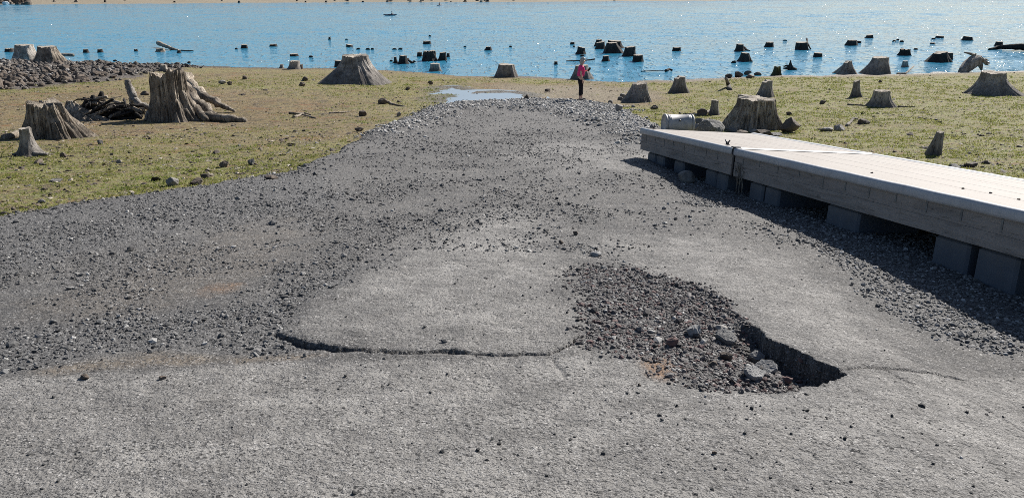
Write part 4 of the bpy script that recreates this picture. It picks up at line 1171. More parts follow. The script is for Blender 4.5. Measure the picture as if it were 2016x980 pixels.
g1 = dict(group='stones lying along the ramp edge'); g2 = dict(group='rocks on the right grass'); g3 = dict(group='rocks at the right waterline'); g4 = dict(group='clods and rocks on the left grass'); g5 = dict(group='broken pieces in the pothole'); g6 = dict(group='rocks by the dock and the cracked stump'); g7 = dict(group='single stones lying on the ramp')
ROCKS = [
    ('rounded tan boulder lying in the shadow of the dock', 1333, 1369, 335, 360, 'greyrock', dict(ang=.85, smooth=True, group='boulders by the dock')),
    ('big speckled concrete boulder tilted against the far side of the dock', 1372, 1428, 234, 270, 'speckle', dict(ang=.8, roll=-0.3, dp=.9, group='boulders by the dock')),
    ('brown lumpy stone wedged between the drum and the speckled boulder', 1357, 1380, 243, 262, 'greyrock', g6),
    ('flat dark slab stone behind the speckled boulder', 1362, 1400, 232, 246, 'greyrock', g6),
    ('dark rotted wood-like rock with a pointed top, right of the cracked stump', 1534, 1574, 231, 262, 'rock', dict(ang=.6, group='rocks by the dock and the cracked stump')),
    ('black humped rock left of the small straight stump', 1367, 1392, 213, 228, 'rock', g6),
    ('pale grey rock below the foot of the cracked stump, leftmost of the rubble', 1432, 1450, 253, 260, 'greyrock', g6),
    ('dark rock in the rubble under the cracked stump, touching the deck edge', 1446, 1472, 257, 265, 'rock', g6),
    ('tan rock in the rubble below the middle of the cracked stump', 1474, 1494, 255, 262, 'greyrock', g6),
    ('large dark block in the rubble right below the cracked stump', 1488, 1518, 253, 270, 'rock', g6),
    ('flat grey rock in the rubble with grass behind it', 1512, 1540, 261, 269, 'greyrock', g6),
    ('small dark stone at the right end of the rubble below the cracked stump', 1548, 1562, 255, 258, 'rock', g6),
    ('grey angular rock standing at the gravel edge left of the flared root stump', 1211, 1228, 205, 219, 'greyrock', dict(ang=.6, group='rocks by the gravel end')),
    ('flat brown rock on the grass right of the gravel end', 1278, 1296, 207, 216, 'rock', dict(group='rocks by the gravel end')),
    ('pale stone in a small pile at the foot of the leaning-topped stump', 1214, 1226, 190, 198, 'greyrock', dict(group='rocks by the gravel end')),
    ('upper stone of the small pile left of the leaning-topped stump', 1220, 1232, 184, 192, 'greyrock', dict(group='rocks by the gravel end')),
    ('lowest stone of the small pile left of the leaning-topped stump', 1196, 1208, 197, 205, 'greyrock', dict(group='rocks by the gravel end')),
    ('grey rock pair member beside white driftwood on the right grass, paler', 1638, 1664, 245, 258, 'greyrock', g2),
    ('flat pale stone left of the grey rock near the dock edge', 1612, 1640, 250, 259, 'greyrock', g2),
    ('dark humped rock right of the white driftwood piece', 1686, 1712, 234, 245, 'rock', g2),
    ('long dark rock beyond the deck edge, right of the slim leaning stump', 1897, 1926, 318, 330, 'rock', g2),
    ('flat pale rock beyond the deck edge, left of a long dark rock', 1866, 1890, 322, 332, 'greyrock', g2),
    ('small dark clod on the right grass near the waterline', 1728, 1737, 158, 163, 'rock', g2),
    ('dark clod on the grass between the post-like stump and the cracked stump', 1612, 1626, 198, 205, 'rock', g2),
    ('dark clod low on the grass below the squat smooth stump', 1548, 1560, 220, 227, 'rock', g2),
    ('leftmost dark boulder in the row at the waterline', 1427, 1443, 144, 154, 'rock', g3),
    ('pointed dark boulder second in the row at the waterline', 1443, 1463, 141, 152, 'rock', g3),
    ('upper dark boulder in the middle of the row at the waterline', 1463, 1480, 139, 147, 'rock', g3),
    ('lower dark boulder in the middle of the row at the waterline', 1468, 1488, 146, 154, 'rock', g3),
    ('rightmost flat dark boulder in the row at the waterline', 1484, 1499, 142, 148, 'rock', g3),
    ('grey rounded rock lying at the ramp edge on the left, larger of two', 327, 353, 348, 366, 'greyrock', dict(ang=.82, group='stones lying along the ramp edge')),
    ('dark broken rock lying at the ramp edge right of the grey rounded rock', 373, 400, 350, 365, 'rock', g1),
    ('low dark rock just above the two ramp edge rocks', 394, 412, 342, 351, 'rock', g1),
    ('brown rock on the left grass beside white chips', 431, 452, 316, 330, 'rock', g1),
    ('white stone pile on the left grass near the ramp edge', 488, 503, 313, 325, 'greyrock', g1),
    ('small tan stone in the middle of the near left grass', 228, 239, 314, 322, 'greyrock', g4),
    ('flat pale stone on the near left grass', 98, 124, 351, 359, 'greyrock', g4),
    ('pale broken slab close to the ramp on the near left grass', 72, 92, 391, 400, 'greyrock', g4),
    ('dark stone at the very edge of the ramp, nearest left', 20, 31, 406, 414, 'rock', g4),
    ('dark lump beside the roots of the slim far left stump', 118, 132, 299, 310, 'rock', g4),
    ('tan pointed stone between the left stumps and the ramp', 192, 203, 275, 285, 'greyrock', g4),
    ('round dark rock behind the widest flared stump, taller of two', 594, 607, 151, 160, 'rock', g4),
    ('dark rock on the grass left of the widest flared stump', 588, 601, 162, 170, 'rock', g4),
    ('dark lump with a thin root trailing right, left of the puddle', 743, 763, 193, 205, 'rock', g4),
    ('black clod alone on the mud above the puddle', 842, 853, 158, 167, 'rock', g4),
    ('dark clod on the mud between the widest flared stump and the puddle', 798, 808, 171, 178, 'rock', g4),
    ('dark rock at the left edge of the gravel end', 706, 722, 218, 229, 'rock', g4),
    ('reddish stone at the left edge of the gravel end', 779, 790, 220, 230, 'greyrock', g4),
    ('dark flat clod by the grass at the ramp edge, left of the gravel end', 697, 716, 250, 259, 'rock', g4),
    ('brown clod above the red soil patch on the left slope', 277, 294, 179, 188, 'rock', g4),
    ('pale stone lying right of the huge rooted stump', 430, 446, 158, 166, 'greyrock', g4),
    ('black stone beside the pale stone right of the huge rooted stump', 447, 458, 160, 168, 'rock', g4),
    ('dark tall clod on the grass far right of the huge rooted stump', 477, 487, 147, 157, 'rock', g4),
    ('dark stone at the right end of the puddle', 1032, 1044, 186, 195, 'rock', g4),
    ('reddish dark clod on the mud right of the squat dark stump', 1072, 1086, 174, 181, 'rock', g4),
    ('pale angular broken asphalt piece at the top of the pothole', 1408, 1448, 652, 678, 'chunk', dict(rx=.45, ry=.2, th=.04, ang=.6, dp=.7, group='broken pieces in the pothole', name='asphalt_chunk', cat='asphalt chunk')),
    ('dark blocky asphalt piece at the upper left of the pothole', 1356, 1380, 648, 664, 'chunk', dict(rx=-.3, ry=-.4, th=.05, ang=.6, group='broken pieces in the pothole', name='asphalt_chunk', cat='asphalt chunk')),
    ('grey upright asphalt piece in front of the pothole shadow', 1474, 1502, 694, 717, 'chunk', dict(rx=.5, ry=-.1, th=.05, ang=.62, group='broken pieces in the pothole', name='asphalt_chunk', cat='asphalt chunk')),
    ('broad flat asphalt piece lowest in the pothole', 1462, 1503, 722, 750, 'chunk', dict(rx=.3, ry=.25, th=.03, ang=.62, dp=.8, hf=.7, group='broken pieces in the pothole', name='asphalt_chunk', cat='asphalt chunk')),
    ('flat asphalt piece at the edge of the pothole shadow, rightmost', 1486, 1530, 712, 740, 'chunk', dict(rx=.35, ry=-.3, th=.03, ang=.62, dp=.7, hf=.7, group='broken pieces in the pothole', name='asphalt_chunk', cat='asphalt chunk')),
    ('dark lump in the middle of the pothole gravel', 1416, 1442, 692, 710, 'rock', g5),
    ('dark lump left of the dark middle lump in the pothole gravel', 1392, 1414, 708, 722, 'rock', g5),
    ('reddish stone at the lower right of the pothole gravel', 1534, 1560, 738, 754, 'redrock', g5),
    ('tan flat stone at the top rim of the pothole', 1402, 1432, 642, 652, 'greyrock', g5),
    ('dark clod in the gravel at the left side of the pothole', 1310, 1336, 664, 684, 'redrock', g5),
    ('small dark stone at the upper tip of the pothole gravel', 1182, 1196, 522, 532, 'chunk', g5),
    ('round black stone on the ramp above the pothole, larger of two', 1126, 1138, 453, 463, 'rock', g7),
    ('black stone on the ramp just below and left of the round black stone', 1099, 1110, 472, 480, 'rock', g7),
    ('flat pale stone chip lying on the ramp above the pothole', 1160, 1186, 496, 505, 'chunk', g7),
    ('black lump at the lower left end of the tan dirt strip', 156, 177, 737, 747, 'rock', g7),
    ('black lump on the near asphalt, right of the black lump by the dirt strip', 312, 328, 740, 747, 'rock', g7),
    ('black square chip on the near asphalt below the pothole', 1400, 1412, 886, 894, 'rock', g7),
    ('small stone in front of the pale slab under the crack', 1255, 1262, 754, 760, 'rock', g7),
    ('pale stone at the left rim of the gravel band by the crack', 527, 537, 652, 659, 'greyrock', g7),
    ('tan stone at the left of the deep crack in the dirt', 596, 606, 694, 702, 'greyrock', g7),
    ('dark stone on the upper middle of the ramp, left of the dark hollow', 521, 548, 345, 353, 'rock', g7),
    ('grey stone on the left upper edge of the ramp near the gravel end', 857, 868, 237, 244, 'greyrock', g7),
]
def plate(spec):
    label, xl, xr, yt, yb, mat, opt = spec
    P = hit((xl + xr) / 2, (yt + yb) / 2 + 4); m = depth(P) / FPX
    w = (xr - xl) * m * 1.25; r_ = np.random.default_rng(int(xl))
    n = 7
    an = np.sort(np.linspace(0, 2 * math.pi, n, endpoint=False) + r_.uniform(-.3, .3, n))
    dep = w * r_.uniform(.75, 1.0); rr = r_.uniform(.8, 1.1, n)
    out = np.stack([np.cos(an) * rr * w / 2, np.sin(an) * rr * dep / 2], 1)
    th = opt.get('th', .035); V = []; F = []
    prof = ((0.0, .90), (th * .25, 1.0), (th * .8, .98), (th, .90), (th * 1.06, .45))
    N = 28
    for (z, k) in prof:
        for j in range(N):
            t = j / N * n; i = int(t); f = t - i
            p = out[i] * (1 - f) + out[(i + 1) % n] * f
            V.append((p[0] * k + r_.normal(0, .0015), p[1] * k + r_.normal(0, .0015), z + r_.normal(0, .0012)))
    for a in range(len(prof) - 1):
        for j in range(N):
            j2 = (j + 1) % N
            F.append((a * N + j, a * N + j2, a * N + N + j2, a * N + N + j))
    F.append(tuple(range(N))[::-1]); F.append(tuple((len(prof) - 1) * N + j for j in range(N)))
    o = mesh_np('asphalt_chunk', V, F, M[mat], smooth=False)
    o.location = (P[0], P[1], P[2] + .008); o.rotation_euler = (opt.get('rx', .25), opt.get('ry', 0), 0)
    return tag(o, label, 'asphalt chunk', 'broken pieces in the pothole')
for sp in ROCKS:
    if sp[0].find('asphalt piece') >= 0: plate(sp)
    else: rock(sp)

# rock bank at the upper left: single rocks copied from a few shapes, and the small rubble between them
def rock_copy_set(n, pts, size, label, group, mat, name='rock', cat='rock', flat=(0.45, 0.8)):
    protos = []
    for i in range(n):
        if i < 8:
            o = mesh_np(name, ROCKV[i % 10], IF2 if False else IF, M[mat], smooth=False)
            protos.append(o)
        else:
            o = protos[i % 8].copy(); col.objects.link(o)
        x, y = pts[i]; s = size[i]
        f = random.uniform(*flat)
        o.scale = (s / 2, s / 2 * random.uniform(.6, 1), s / 2 * f)
        o.rotation_euler = (random.uniform(-.4, .4), random.uniform(-.4, .4), random.uniform(0, 6.28))
        o.location = (x, y, sz(x, y) + s * f * 0.18)
        tag(o, label, cat, group)
xb, yb_ = sample(60000, -45, -12, 33, 56, lambda x, y: sstep(0.8, -0.6, poly_sd(rubble_poly, x, y) + 1.2 * fbm2(x * 0.5, y * 0.5, 102, 4)) * in_view(x, y, 0.5))
sb = rng.lognormal(math.log(0.20), 0.45, len(xb)) * np.clip((44 - yb_) / 40 + 1, .7, 1.2)
order = np.argsort(-(sb[:2400] / yb_[:2400]))
nbk = 150
ib = order[:nbk]; ir = order[nbk:]
rock_copy_set(nbk, list(zip(xb[ib], yb_[ib])), np.clip(sb[ib], .2, .85), 'angular dark grey-brown rock in the rubble bank beside the lake at upper left', 'rocks of the rubble bank', 'rock')
stones('rubble', xb[ir], yb_[ir], np.clip(sb[ir], .1, .4), tints(len(ir), (.06, .05, .043), (.18, .155, .132), 0.08, (.3, .28, .26)), 'small rubble filling the rock bank at upper left', 0.3, (0.45, 0.85))

# loose stones on the grass
xs1, ys1 = wedge(1500, 10, 45)
k = (ramp_sd(xs1, ys1) > 0.2) & (poly_sd(rubble_poly, xs1, ys1) > 0.5) & (poly_sd(dock_rect, xs1, ys1) > 0.3) & (surf_h(xs1, ys1) > 0.08) & (rng.uniform(0, 1, len(xs1)) < 0.3 + sstep(0, .4, fbm2(xs1 * .3, ys1 * .3, 251, 3)))
xs1, ys1 = xs1[k][:170], ys1[k][:170]
rock_copy_set(70, list(zip(xs1, ys1)), rng.lognormal(math.log(0.12), 0.35, 70), 'small dark stone or clod lying scattered on the lakebed grass', 'small dark stones strewn on the grass', 'rock', flat=(.35, .6))
rock_copy_set(40, list(zip(xs1[70:], ys1[70:])), rng.lognormal(math.log(0.11), 0.3, 40), 'small pale grey stone lying scattered on the lakebed grass', 'small pale stones strewn on the grass', 'greyrock', flat=(.3, .5))

# ------------------------------------------------------------------ driftwood, roots, sticks
def sticks(name, label, cat, pts, r0, r1, mat, group=None, n=8, wob=0.12, rough=0.1, water=False, flat=1.0):
    W = []
    for q in pts:
        h_ = hit(q[0], q[1])
        W.append(Vector((h_[0], h_[1], h_[2] + (q[2] if len(q) > 2 else 0.02))))
    c = sum(W, Vector()) / len(W)
    zmin = min(w.z for w in W); c.z = zmin
    PW = []
    for i in range(len(W) - 1):
        for k_ in range(4):
            PW.append(W[i].lerp(W[i + 1], k_ / 4) - c + Vector((random.gauss(0, 1), random.gauss(0, 1), random.gauss(0, .6))) * r0 * wob)
    PW.append(W[-1] - c)
    rr = [r0 + (r1 - r0) * i / (len(PW) - 1) for i in range(len(PW))]
    b = MB(); b.tube(PW, rr, n, 0, rough, flat)
    o = b.build(name, M[mat], None, True); o.location = c
    return tag(o, label, cat, group)

# dark tangled root mass between the left stumps
def root_mass():
    P0 = hit(228, 232)
    root = empty('root_mass', tuple(P0))
    tag(root, 'dark tangled root mass lying between the ragged and the huge left stumps', 'root mass')
    m = depth(P0) / FPX
    V = rock_shape(901, 0.9, 3, 0.35) * np.array([58 * m, 0.55, 24 * m]); V[:, 2] += 12 * m
    V *= (1 + 0.22 * noise3(V[:, 0] * 5, V[:, 1] * 5, V[:, 2] * 5, 903) + 0.12 * noise3(V[:, 0] * 12, V[:, 1] * 12, V[:, 2] * 12, 904))[:, None]
    V[:, 2] = np.maximum(V[:, 2], -0.1) * np.interp(V[:, 0], [-60 * m, -20 * m, 0, 30 * m, 60 * m], [.75, 1.05, .95, .75, .5])
    mesh_np('root_crown', V, IF, M['wetwood'], root)
    for i in range(60):
        x0 = random.uniform(-62, 58) * m; a = random.uniform(-1, 1)
        h0 = random.uniform(6, 44) * m * (1.0 - 0.35 * max(0, x0 / (60 * m)))
        L = random.uniform(.25, .7); dx = random.choice([-1, 1]) * L * random.uniform(.4, 1)
        b = MB()
        p0 = Vector((x0 - dx * .6, random.uniform(-.55, .2), h0)); p2 = Vector((x0 + dx, random.uniform(-.75, -.2), max(0.0, h0 - L * random.uniform(.1, .9))))
        pm = (p0 + p2) / 2 + Vector((random.gauss(0, .07), -.08, random.uniform(.0, .14)))
        pts = [p0, p0.lerp(pm, .5), pm, pm.lerp(p2, .5) + Vector((0, 0, .03)), p2]
        r = random.choice((.014, .02, .028, .045, .065))
        b.tube(pts, [r, r * .95, r * .85, r * .65, r * .3], 7, 0, .15)
        b.build('root', M['wood' if i % 3 == 0 else 'wetwood'], root, True)
    for px, h in ((190, 37), (207, 44), (176, 30)):
        b = MB(); x0 = (px - 228) * m
        b.tube([(x0, -.1, h * m * .55), (x0 + .02, -.1, h * m * .85), (x0 + .06, -.1, h * m + .12)], [.16, .12, .05], 8, 0, .25)
        b.build('stub', M['wetwood'], root, True)
root_mass()

def bent_root(name, label, pts, radii, mat, extra=()):
    """an upright slab-like root: pixel points with heights on one depth"""
    base = hit(*pts[-1][:2])
    m = depth(base) / FPX
    root = empty(name, tuple(base)); tag(root, label, 'tree root', 'dead roots on the left grass')
    ex, ey = pts[-1][:2]
    b = MB(); PW = [Vector(((q[0] - ex) * m, q[2], (ey - q[1]) * m)) for q in pts]
    PP = []; RR = []
    for i in range(len(PW) - 1):
        for k in range(5):
            f = k / 5
            PP.append(PW[i].lerp(PW[i + 1], f) + Vector((random.gauss(0, .012), 0, random.gauss(0, .012)))); RR.append(radii[i] * (1 - f) + radii[i + 1] * f)
    PP.append(PW[-1]); RR.append(radii[-1])
    b.tube(PP, RR, 12, 0, .10); b.build('main_root', M[mat], root, True)
    for pl, r0, r1 in extra:
        b = MB(); W = [Vector(((q[0] - ex) * m, q[2], (ey - q[1]) * m)) for q in pl]
        b.tube(W, [r0 + (r1 - r0) * i / (len(W) - 1) for i in range(len(W))], 9, 0, .12); b.build('side_root', M[mat], root, True)
bent_root('upright_root', 'pale bleached slanting root standing up left of the huge rooted stump', [(253, 161, .25), (258, 178, .2), (264, 196, .1), (280, 207, 0), (296, 213, 0), (305, 226, 0)], [.09, .13, .13, .10, .09, .05], 'palewood',
          [([(262, 190, .15), (259, 205, .1), (250, 219, .1)], .09, .05), ([(266, 196, .12), (272, 212, .0), (270, 225, -.05)], .08, .04), ([(276, 205, .05), (286, 214, -.05), (284, 224, -.05)], .09, .05)])
sticks('driftwood_log', 'pale driftwood log leaning on a low stump in the far left water', 'log', [(314, 93, .35), (325, 97, .28), (338, 99, .12), (351, 100, .05)], .20, .09, 'wood', 'logs in the water', 9)
sticks('driftwood_stick', 'thin dark stick floating right of the driftwood log', 'stick', [(357, 100.5), (368, 101), (381, 101)], .07, .03, 'wetwood', 'floating sticks')
sticks('driftwood_log', 'long dark log floating at the right edge under the glitter', 'log', [(1947, 99, .03), (1962, 98, .16), (1980, 99, .26), (2000, 100, .30), (2030, 101, .32), (2060, 101, .28)], .10, .34, 'wetwood', 'logs in the water', 12)
def snag():
    P0 = hit(1915, 141)
    m = depth(P0) / FPX
    root = empty('driftwood_snag', tuple(P0)); tag(root, 'thick pale driftwood trunk with clawed branches, beached at the right waterline', 'driftwood')
    def T(nm, pts, r, mat='wood', n=10):
        b = MB(); b.tube([((q[0] - 1915) * m, q[2], (141 - q[1]) * m) for q in pts], r, n, 0, .12); b.build(nm, M[mat], root, True)
    T('trunk', [(1880, 144, -.5), (1890, 138, -.3), (1903, 131, 0), (1915, 124, .2), (1926, 118, .3), (1933, 117, .3)], [.12, .24, .34, .36, .30, .16], 'palewood', 14)
    T('branch', [(1920, 118, .3), (1919, 111, .3), (1910, 108, .3), (1897, 105, .3)], [.14, .10, .07, .03], 'wood')
    T('branch', [(1919, 112, .3), (1921, 107, .3)], [.07, .03], 'wood')
    T('branch', [(1928, 118, .3), (1937, 121, .3), (1945, 125, .3), (1951, 126, .3)], [.22, .14, .08, .04], 'wood')
    T('branch', [(1935, 120, .3), (1943, 119, .3), (1948, 121, .3)], [.10, .06, .02], 'wood')
    T('branch', [(1938, 122, .3), (1944, 128, .3), (1950, 130, .3)], [.10, .06, .02], 'wood')
    T('root', [(1926, 122, .25), (1931, 130, .15), (1934, 139, .1)], [.20, .15, .05], 'wood')
    T('root', [(1905, 132, -.1), (1898, 138, -.3), (1884, 143, -.5)], [.2, .16, .06], 'palewood')
snag()
def spiky():
    P0 = hit(1557, 137); m = depth(P0) / FPX
    root = empty('dead_root_spike', tuple(P0)); tag(root, 'dark spiky root with a tall point rising from the shallows', 'tree root')
    def T(nm, pts, r):
        b = MB(); b.tube([((q[0] - 1557) * m, q[2], (137 - q[1]) * m) for q in pts], r, 8, 0, .2); b.build(nm, M['wetwood'], root, True)
    T('spike', [(1556, 139, 0), (1556, 132, 0), (1555, 126, 0), (1554.5, 119.5, 0)], [.20, .16, .09, .02])
    T('root', [(1556, 134, 0), (1549, 134.5, 0), (1541, 135, 0)], [.12, .08, .03])
    T('root', [(1556, 134, 0), (1563, 136, 0), (1569, 136.5, 0)], [.14, .10, .04])
    T('root', [(1555, 131, 0), (1548, 130, .1), (1543, 132, .1)], [.08, .06, .03])
spiky()
b_ = [('curved driftwood stick on the right waterline with an upturned end', [(1765, 146, .02), (1782, 146, .03), (1790, 142, .10), (1798, 138, .22)], .06, .04, 'wood'),
      ('short slanting stick standing on the grass beyond the drum', [(1437, 178, .0), (1434, 172, .1), (1427, 178, .55)], .12, .07, 'smoothwood'),
      ('white bent driftwood piece beside a dark humped rock', [(1667, 249, .02), (1674, 243, .05), (1680, 238, .08), (1688, 237, .05)], .05, .03, 'palewood'),
      ('thin dark root trailing right from a dark lump near the puddle', [(763, 203, .05), (772, 206, .03), (785, 209, .02), (798, 210, .01)], .05, .02, 'wood'),
      ('pale thin stick lying at the foot of the widest flared stump', [(728, 165, .03), (738, 164, .05), (746, 163, .03)], .05, .03, 'palewood'),
      ('thin pale stick floating behind the head of the person', [(1115, 121, .02), (1135, 120.5, .03), (1160, 119.5, .04), (1171, 119, .08)], .03, .05, 'wetwood'),
      ('thin stick floating in the water left of the boulder row', [(1262, 141, .01), (1285, 140.5, .02), (1310, 140, .03)], .03, .02, 'wetwood'),
      ('short thick black stick floating near the shore, right of the person', [(1310, 141, .04), (1317, 139, .08), (1323, 140, .04)], .09, .06, 'wetwood'),
      ('brown stick lying on the left slope below the widest flared stump', [(570, 224, .03), (585, 226, .03), (600, 224, .03), (612, 228, .02)], .04, .02, 'wood'),
      ('crooked dark stick on the left slope above the ramp', [(578, 232, .02), (595, 229, .06), (622, 234, .02)], .05, .02, 'wood'),
      ('thin dark stick on the left slope under the widest flared stump', [(648, 224, .02), (668, 223, .02), (690, 221, .02)], .03, .02, 'wood'),
      ('thin twig on the grass right of the squat smooth stump', [(1768, 211, .02), (1785, 211, .02), (1802, 211, .01)], .035, .02, 'wood'),
      ('thin twig on the grass left of the squat smooth stump', [(1668, 207, .02), (1685, 208, .03), (1704, 209, .02)], .035, .02, 'wood'),
      ('thin straw-coloured twig lying in the pothole', [(1438, 690, .03), (1452, 692, .04), (1464, 693, .03)], .004, .003, 'palewood'),
      ('dark weathered plank piece lying left of the ragged silvery stump', [(10, 275, .03), (28, 270, .05), (46, 266, .06)], .09, .10, 'wood')]
for lb, pts, r0, r1, mt in b_:
    sticks('driftwood_stick', lb, 'stick', pts, r0, r1, mt, 'sticks and thin driftwood')
for i, (px, py) in enumerate([(1545, 80.5), (1760, 82), (1767, 79.5), (1775, 83), (1837, 77.5), (846, 72), (915, 93), (776, 98), (788, 98), (724, 98), (733, 98), (705, 97.5), (1146, 112), (1444, 124), (465, 97.5), (682, 79), (612, 113), (226, 120.5), (372, 124), (770, 121), (815, 122.5), (1005, 93)]):
    h_ = hit(px, py); m = depth(h_) / FPX
    b = MB(); r = random.uniform(.06, .10); L = random.uniform(2, 5) * m
    b.tube([(-L, 0, -.04), (-L * .4, .02, r * .5), (L * .5, -.02, r * .8), (L, 0, r * .2)], [r * .4, r, r, r * .5], 8, 0, .25)
    o = b.build('driftwood', M['wetwood'], None, True); o.location = tuple(h_)
    tag(o, 'short dark piece of driftwood just breaking the lake surface', 'driftwood', 'bits of driftwood in the lake')

# ------------------------------------------------------------------ the floating dock, aground beside the ramp
def dock():
    root = empty('floating_dock', (0, 0, 0))
    root.matrix_world = Matrix(((DU[0], DV[0], DW[0], DA[0]), (DU[1], DV[1], DW[1], DA[1]), (DU[2], DV[2], DW[2], DA[2]), (0, 0, 0, 1)))
    tag(root, 'long grey floating dock with pale decking, lying aground on plastic floats beside the ramp', 'dock')
    Wd = 2.10
    def upx(px, v=0.02, w=-0.36):
        us = np.linspace(-3.4, 6.5, 4000)
        xs = np.array([proj(DA + DU * u + DV * v + DW * w)[0] for u in us])
        return float(np.interp(px, xs, us))
    for u0, u1 in ((-3.24, -0.025), (0.025, 6.2)):
        b = MB(); nb = 15; bw = (Wd - 0.12) / nb
        for i in range(nb):
            v0 = 0.06 + i * bw
            b.box(u0 + .03, u1 - .03, v0 + .0004, v0 + bw - .0004, -.032, random.uniform(-.0006, .0006), .0012)
        d = b.build('decking', M['deck'], root)
        for s in (0, 1):
            # rounded bumper along the deck edge
            prof = [(-.030, -.085), (-.038, -.06), (-.038, -.02), (-.030, .004), (-.012, .013), (.02, .010), (.045, .004), (.0595, -.001), (.0595, -.085)]
            nu = 60; V = []; F = []
            for i in range(nu + 1):
                u = u0 + (u1 - u0) * i / nu
                wv = .003 * noise2(np.array([u * 3.]), np.array([s * 9.]), 400)[0]
                for (v, w) in prof:
                    vv = v + wv if s == 0 else Wd - v - wv
                    V.append((u, vv, w + wv * .5))
            k = len(prof)
            for i in range(nu):
                for j in range(k):
                    j2 = (j + 1) % k
                    q = (i * k + j, i * k + j2, (i + 1) * k + j2, (i + 1) * k + j)
                    F.append(q if s == 0 else q[::-1])
            F.append(tuple(range(k))); F.append(tuple(nu * k + j for j in range(k))[::-1])
            mesh_np('bumper', V, F, M['rail'], root, True)
            def pl(b, a0, a1, c0, c1, e0, e1, bev=.006):
                if s == 0: b.box(a0, a1, c0, c1, e0, e1, bev)
                else: b.box(a0, a1, Wd - c1, Wd - c0, e0, e1, bev)
            b = MB(); pl(b, u0, u1, -.001, .046, -.2199, -.088, .0008); bm = b.build('upper_beam', M['beam'], root)
            b = MB(); pl(b, u0, u1, -.003, .046, -.355, -.2215, .0015); b.build('lower_beam', M['beam'], root)
            u = u0 + .22
            while u < u1 - .05:
                b = MB(); L = random.uniform(.06, .12)
                pl(b, u - .010, u + .010, -.0075, .001, -.088 - L, -.09, .0015)
                b.build('strap', M['metal'], bm)
                u += random.uniform(.33, .41) if u0 < -1 else random.uniform(.38, .47)
        for uu in (u0, u1 - .045):
            b = MB(); b.box(uu + .001, uu + .044, .05, Wd - .05, -.34, -.036, .004); b.build('end_beam', M['beam'], root)
        for k in range(3):
            uu = u0 + (u1 - u0) * (k + 1) / 4
            b = MB(); b.box(uu, uu + .045, .05, Wd - .05, -.30, -.036, .004); b.build('cross_beam', M['beam'], root)
    b = MB(); b.box(-.08, .08, .065, Wd - .065, .004, .009, .002); b.build('joint_strip', M['strip'], root)
    fl = [(1274, 1289), (1291, 1306), (1326, 1345), (1388, 1408), (1410, 1430), (1475, 1501), (1505, 1533), (1627, 1690), (1838, 1907), (1922, 2004)]
    spans = [(upx(a), upx(c)) for a, c in fl] + [(5.35, 5.72), (5.78, 6.15)]
    for u0, u1 in spans:
        for v0, v1 in ((0.035, 0.80), (Wd - .80, Wd - .035)):
            b = MB(); b.box(u0, u1, v0, v1, -.80, -.358, .03)
            for k in (1, 2):
                f = u0 + (u1 - u0) * k / 3
                b.box(f - .008, f + .008, v0 - .006, v0 + .01, -.62, -.40, .003) if False else None
            b.build('float', M['floatm'], root, False)
    for u, v in ((-.42, .10), (-3.05, .12)):
        b = MB()
        b.box(u - .045, u + .045, v - .02, v + .02, .012, .020, .002)
        c = b.build('cleat', M['darkmetal'], root)
        b = MB(); b.tube([(u - .02, v, .018), (u - .025, v, .05), (u - .07, v, .075)], [.012, .012, .008], 8); b.build('horn', M['darkmetal'], c, True)
        b = MB(); b.tube([(u + .02, v, .018), (u + .025, v, .05), (u + .07, v, .085)], [.012, .012, .008], 8); b.build('horn', M['darkmetal'], c, True)
    b = MB(); b.box(-.03, .03, -.05, .07, .014, .03, .004); hg = b.build('hinge', M['darkmetal'], root)
    b = MB(); b.box(-.018, .018, -.022, -.004, -.36, .0, .004); b.build('hinge_plate', M['darkmetal'], hg)
    for k in range(7):
        u = .06 + random.uniform(0, .22); w = random.uniform(-.16, -.2); pts = []
        for i in range(9):
            pts.append((u + random.gauss(0, .02) + .01 * i, -.025 + random.gauss(0, .006), w - i * random.uniform(.02, .05)))
        b = MB(); b.tube(pts, .005, 5); b.build('frayed_rope', M['rope'], root, True)
    # small clods left on the deck
    return upx
upx = dock()
for i, (u, v) in enumerate(((3.35, .55), (3.6, .62), (3.95, .58), (4.05, .66), (2.3, .35))):
    o = mesh_np('dirt_clod', ROCKV[i] * np.array([.016, .012, .008]), IF, M['rock']); o.location = tuple(DA + DU * u + DV * v + DW * .006)
    tag(o, 'tiny dark clod of dirt lying on the pale dock decking', 'dirt clod', 'clods on the dock decking')

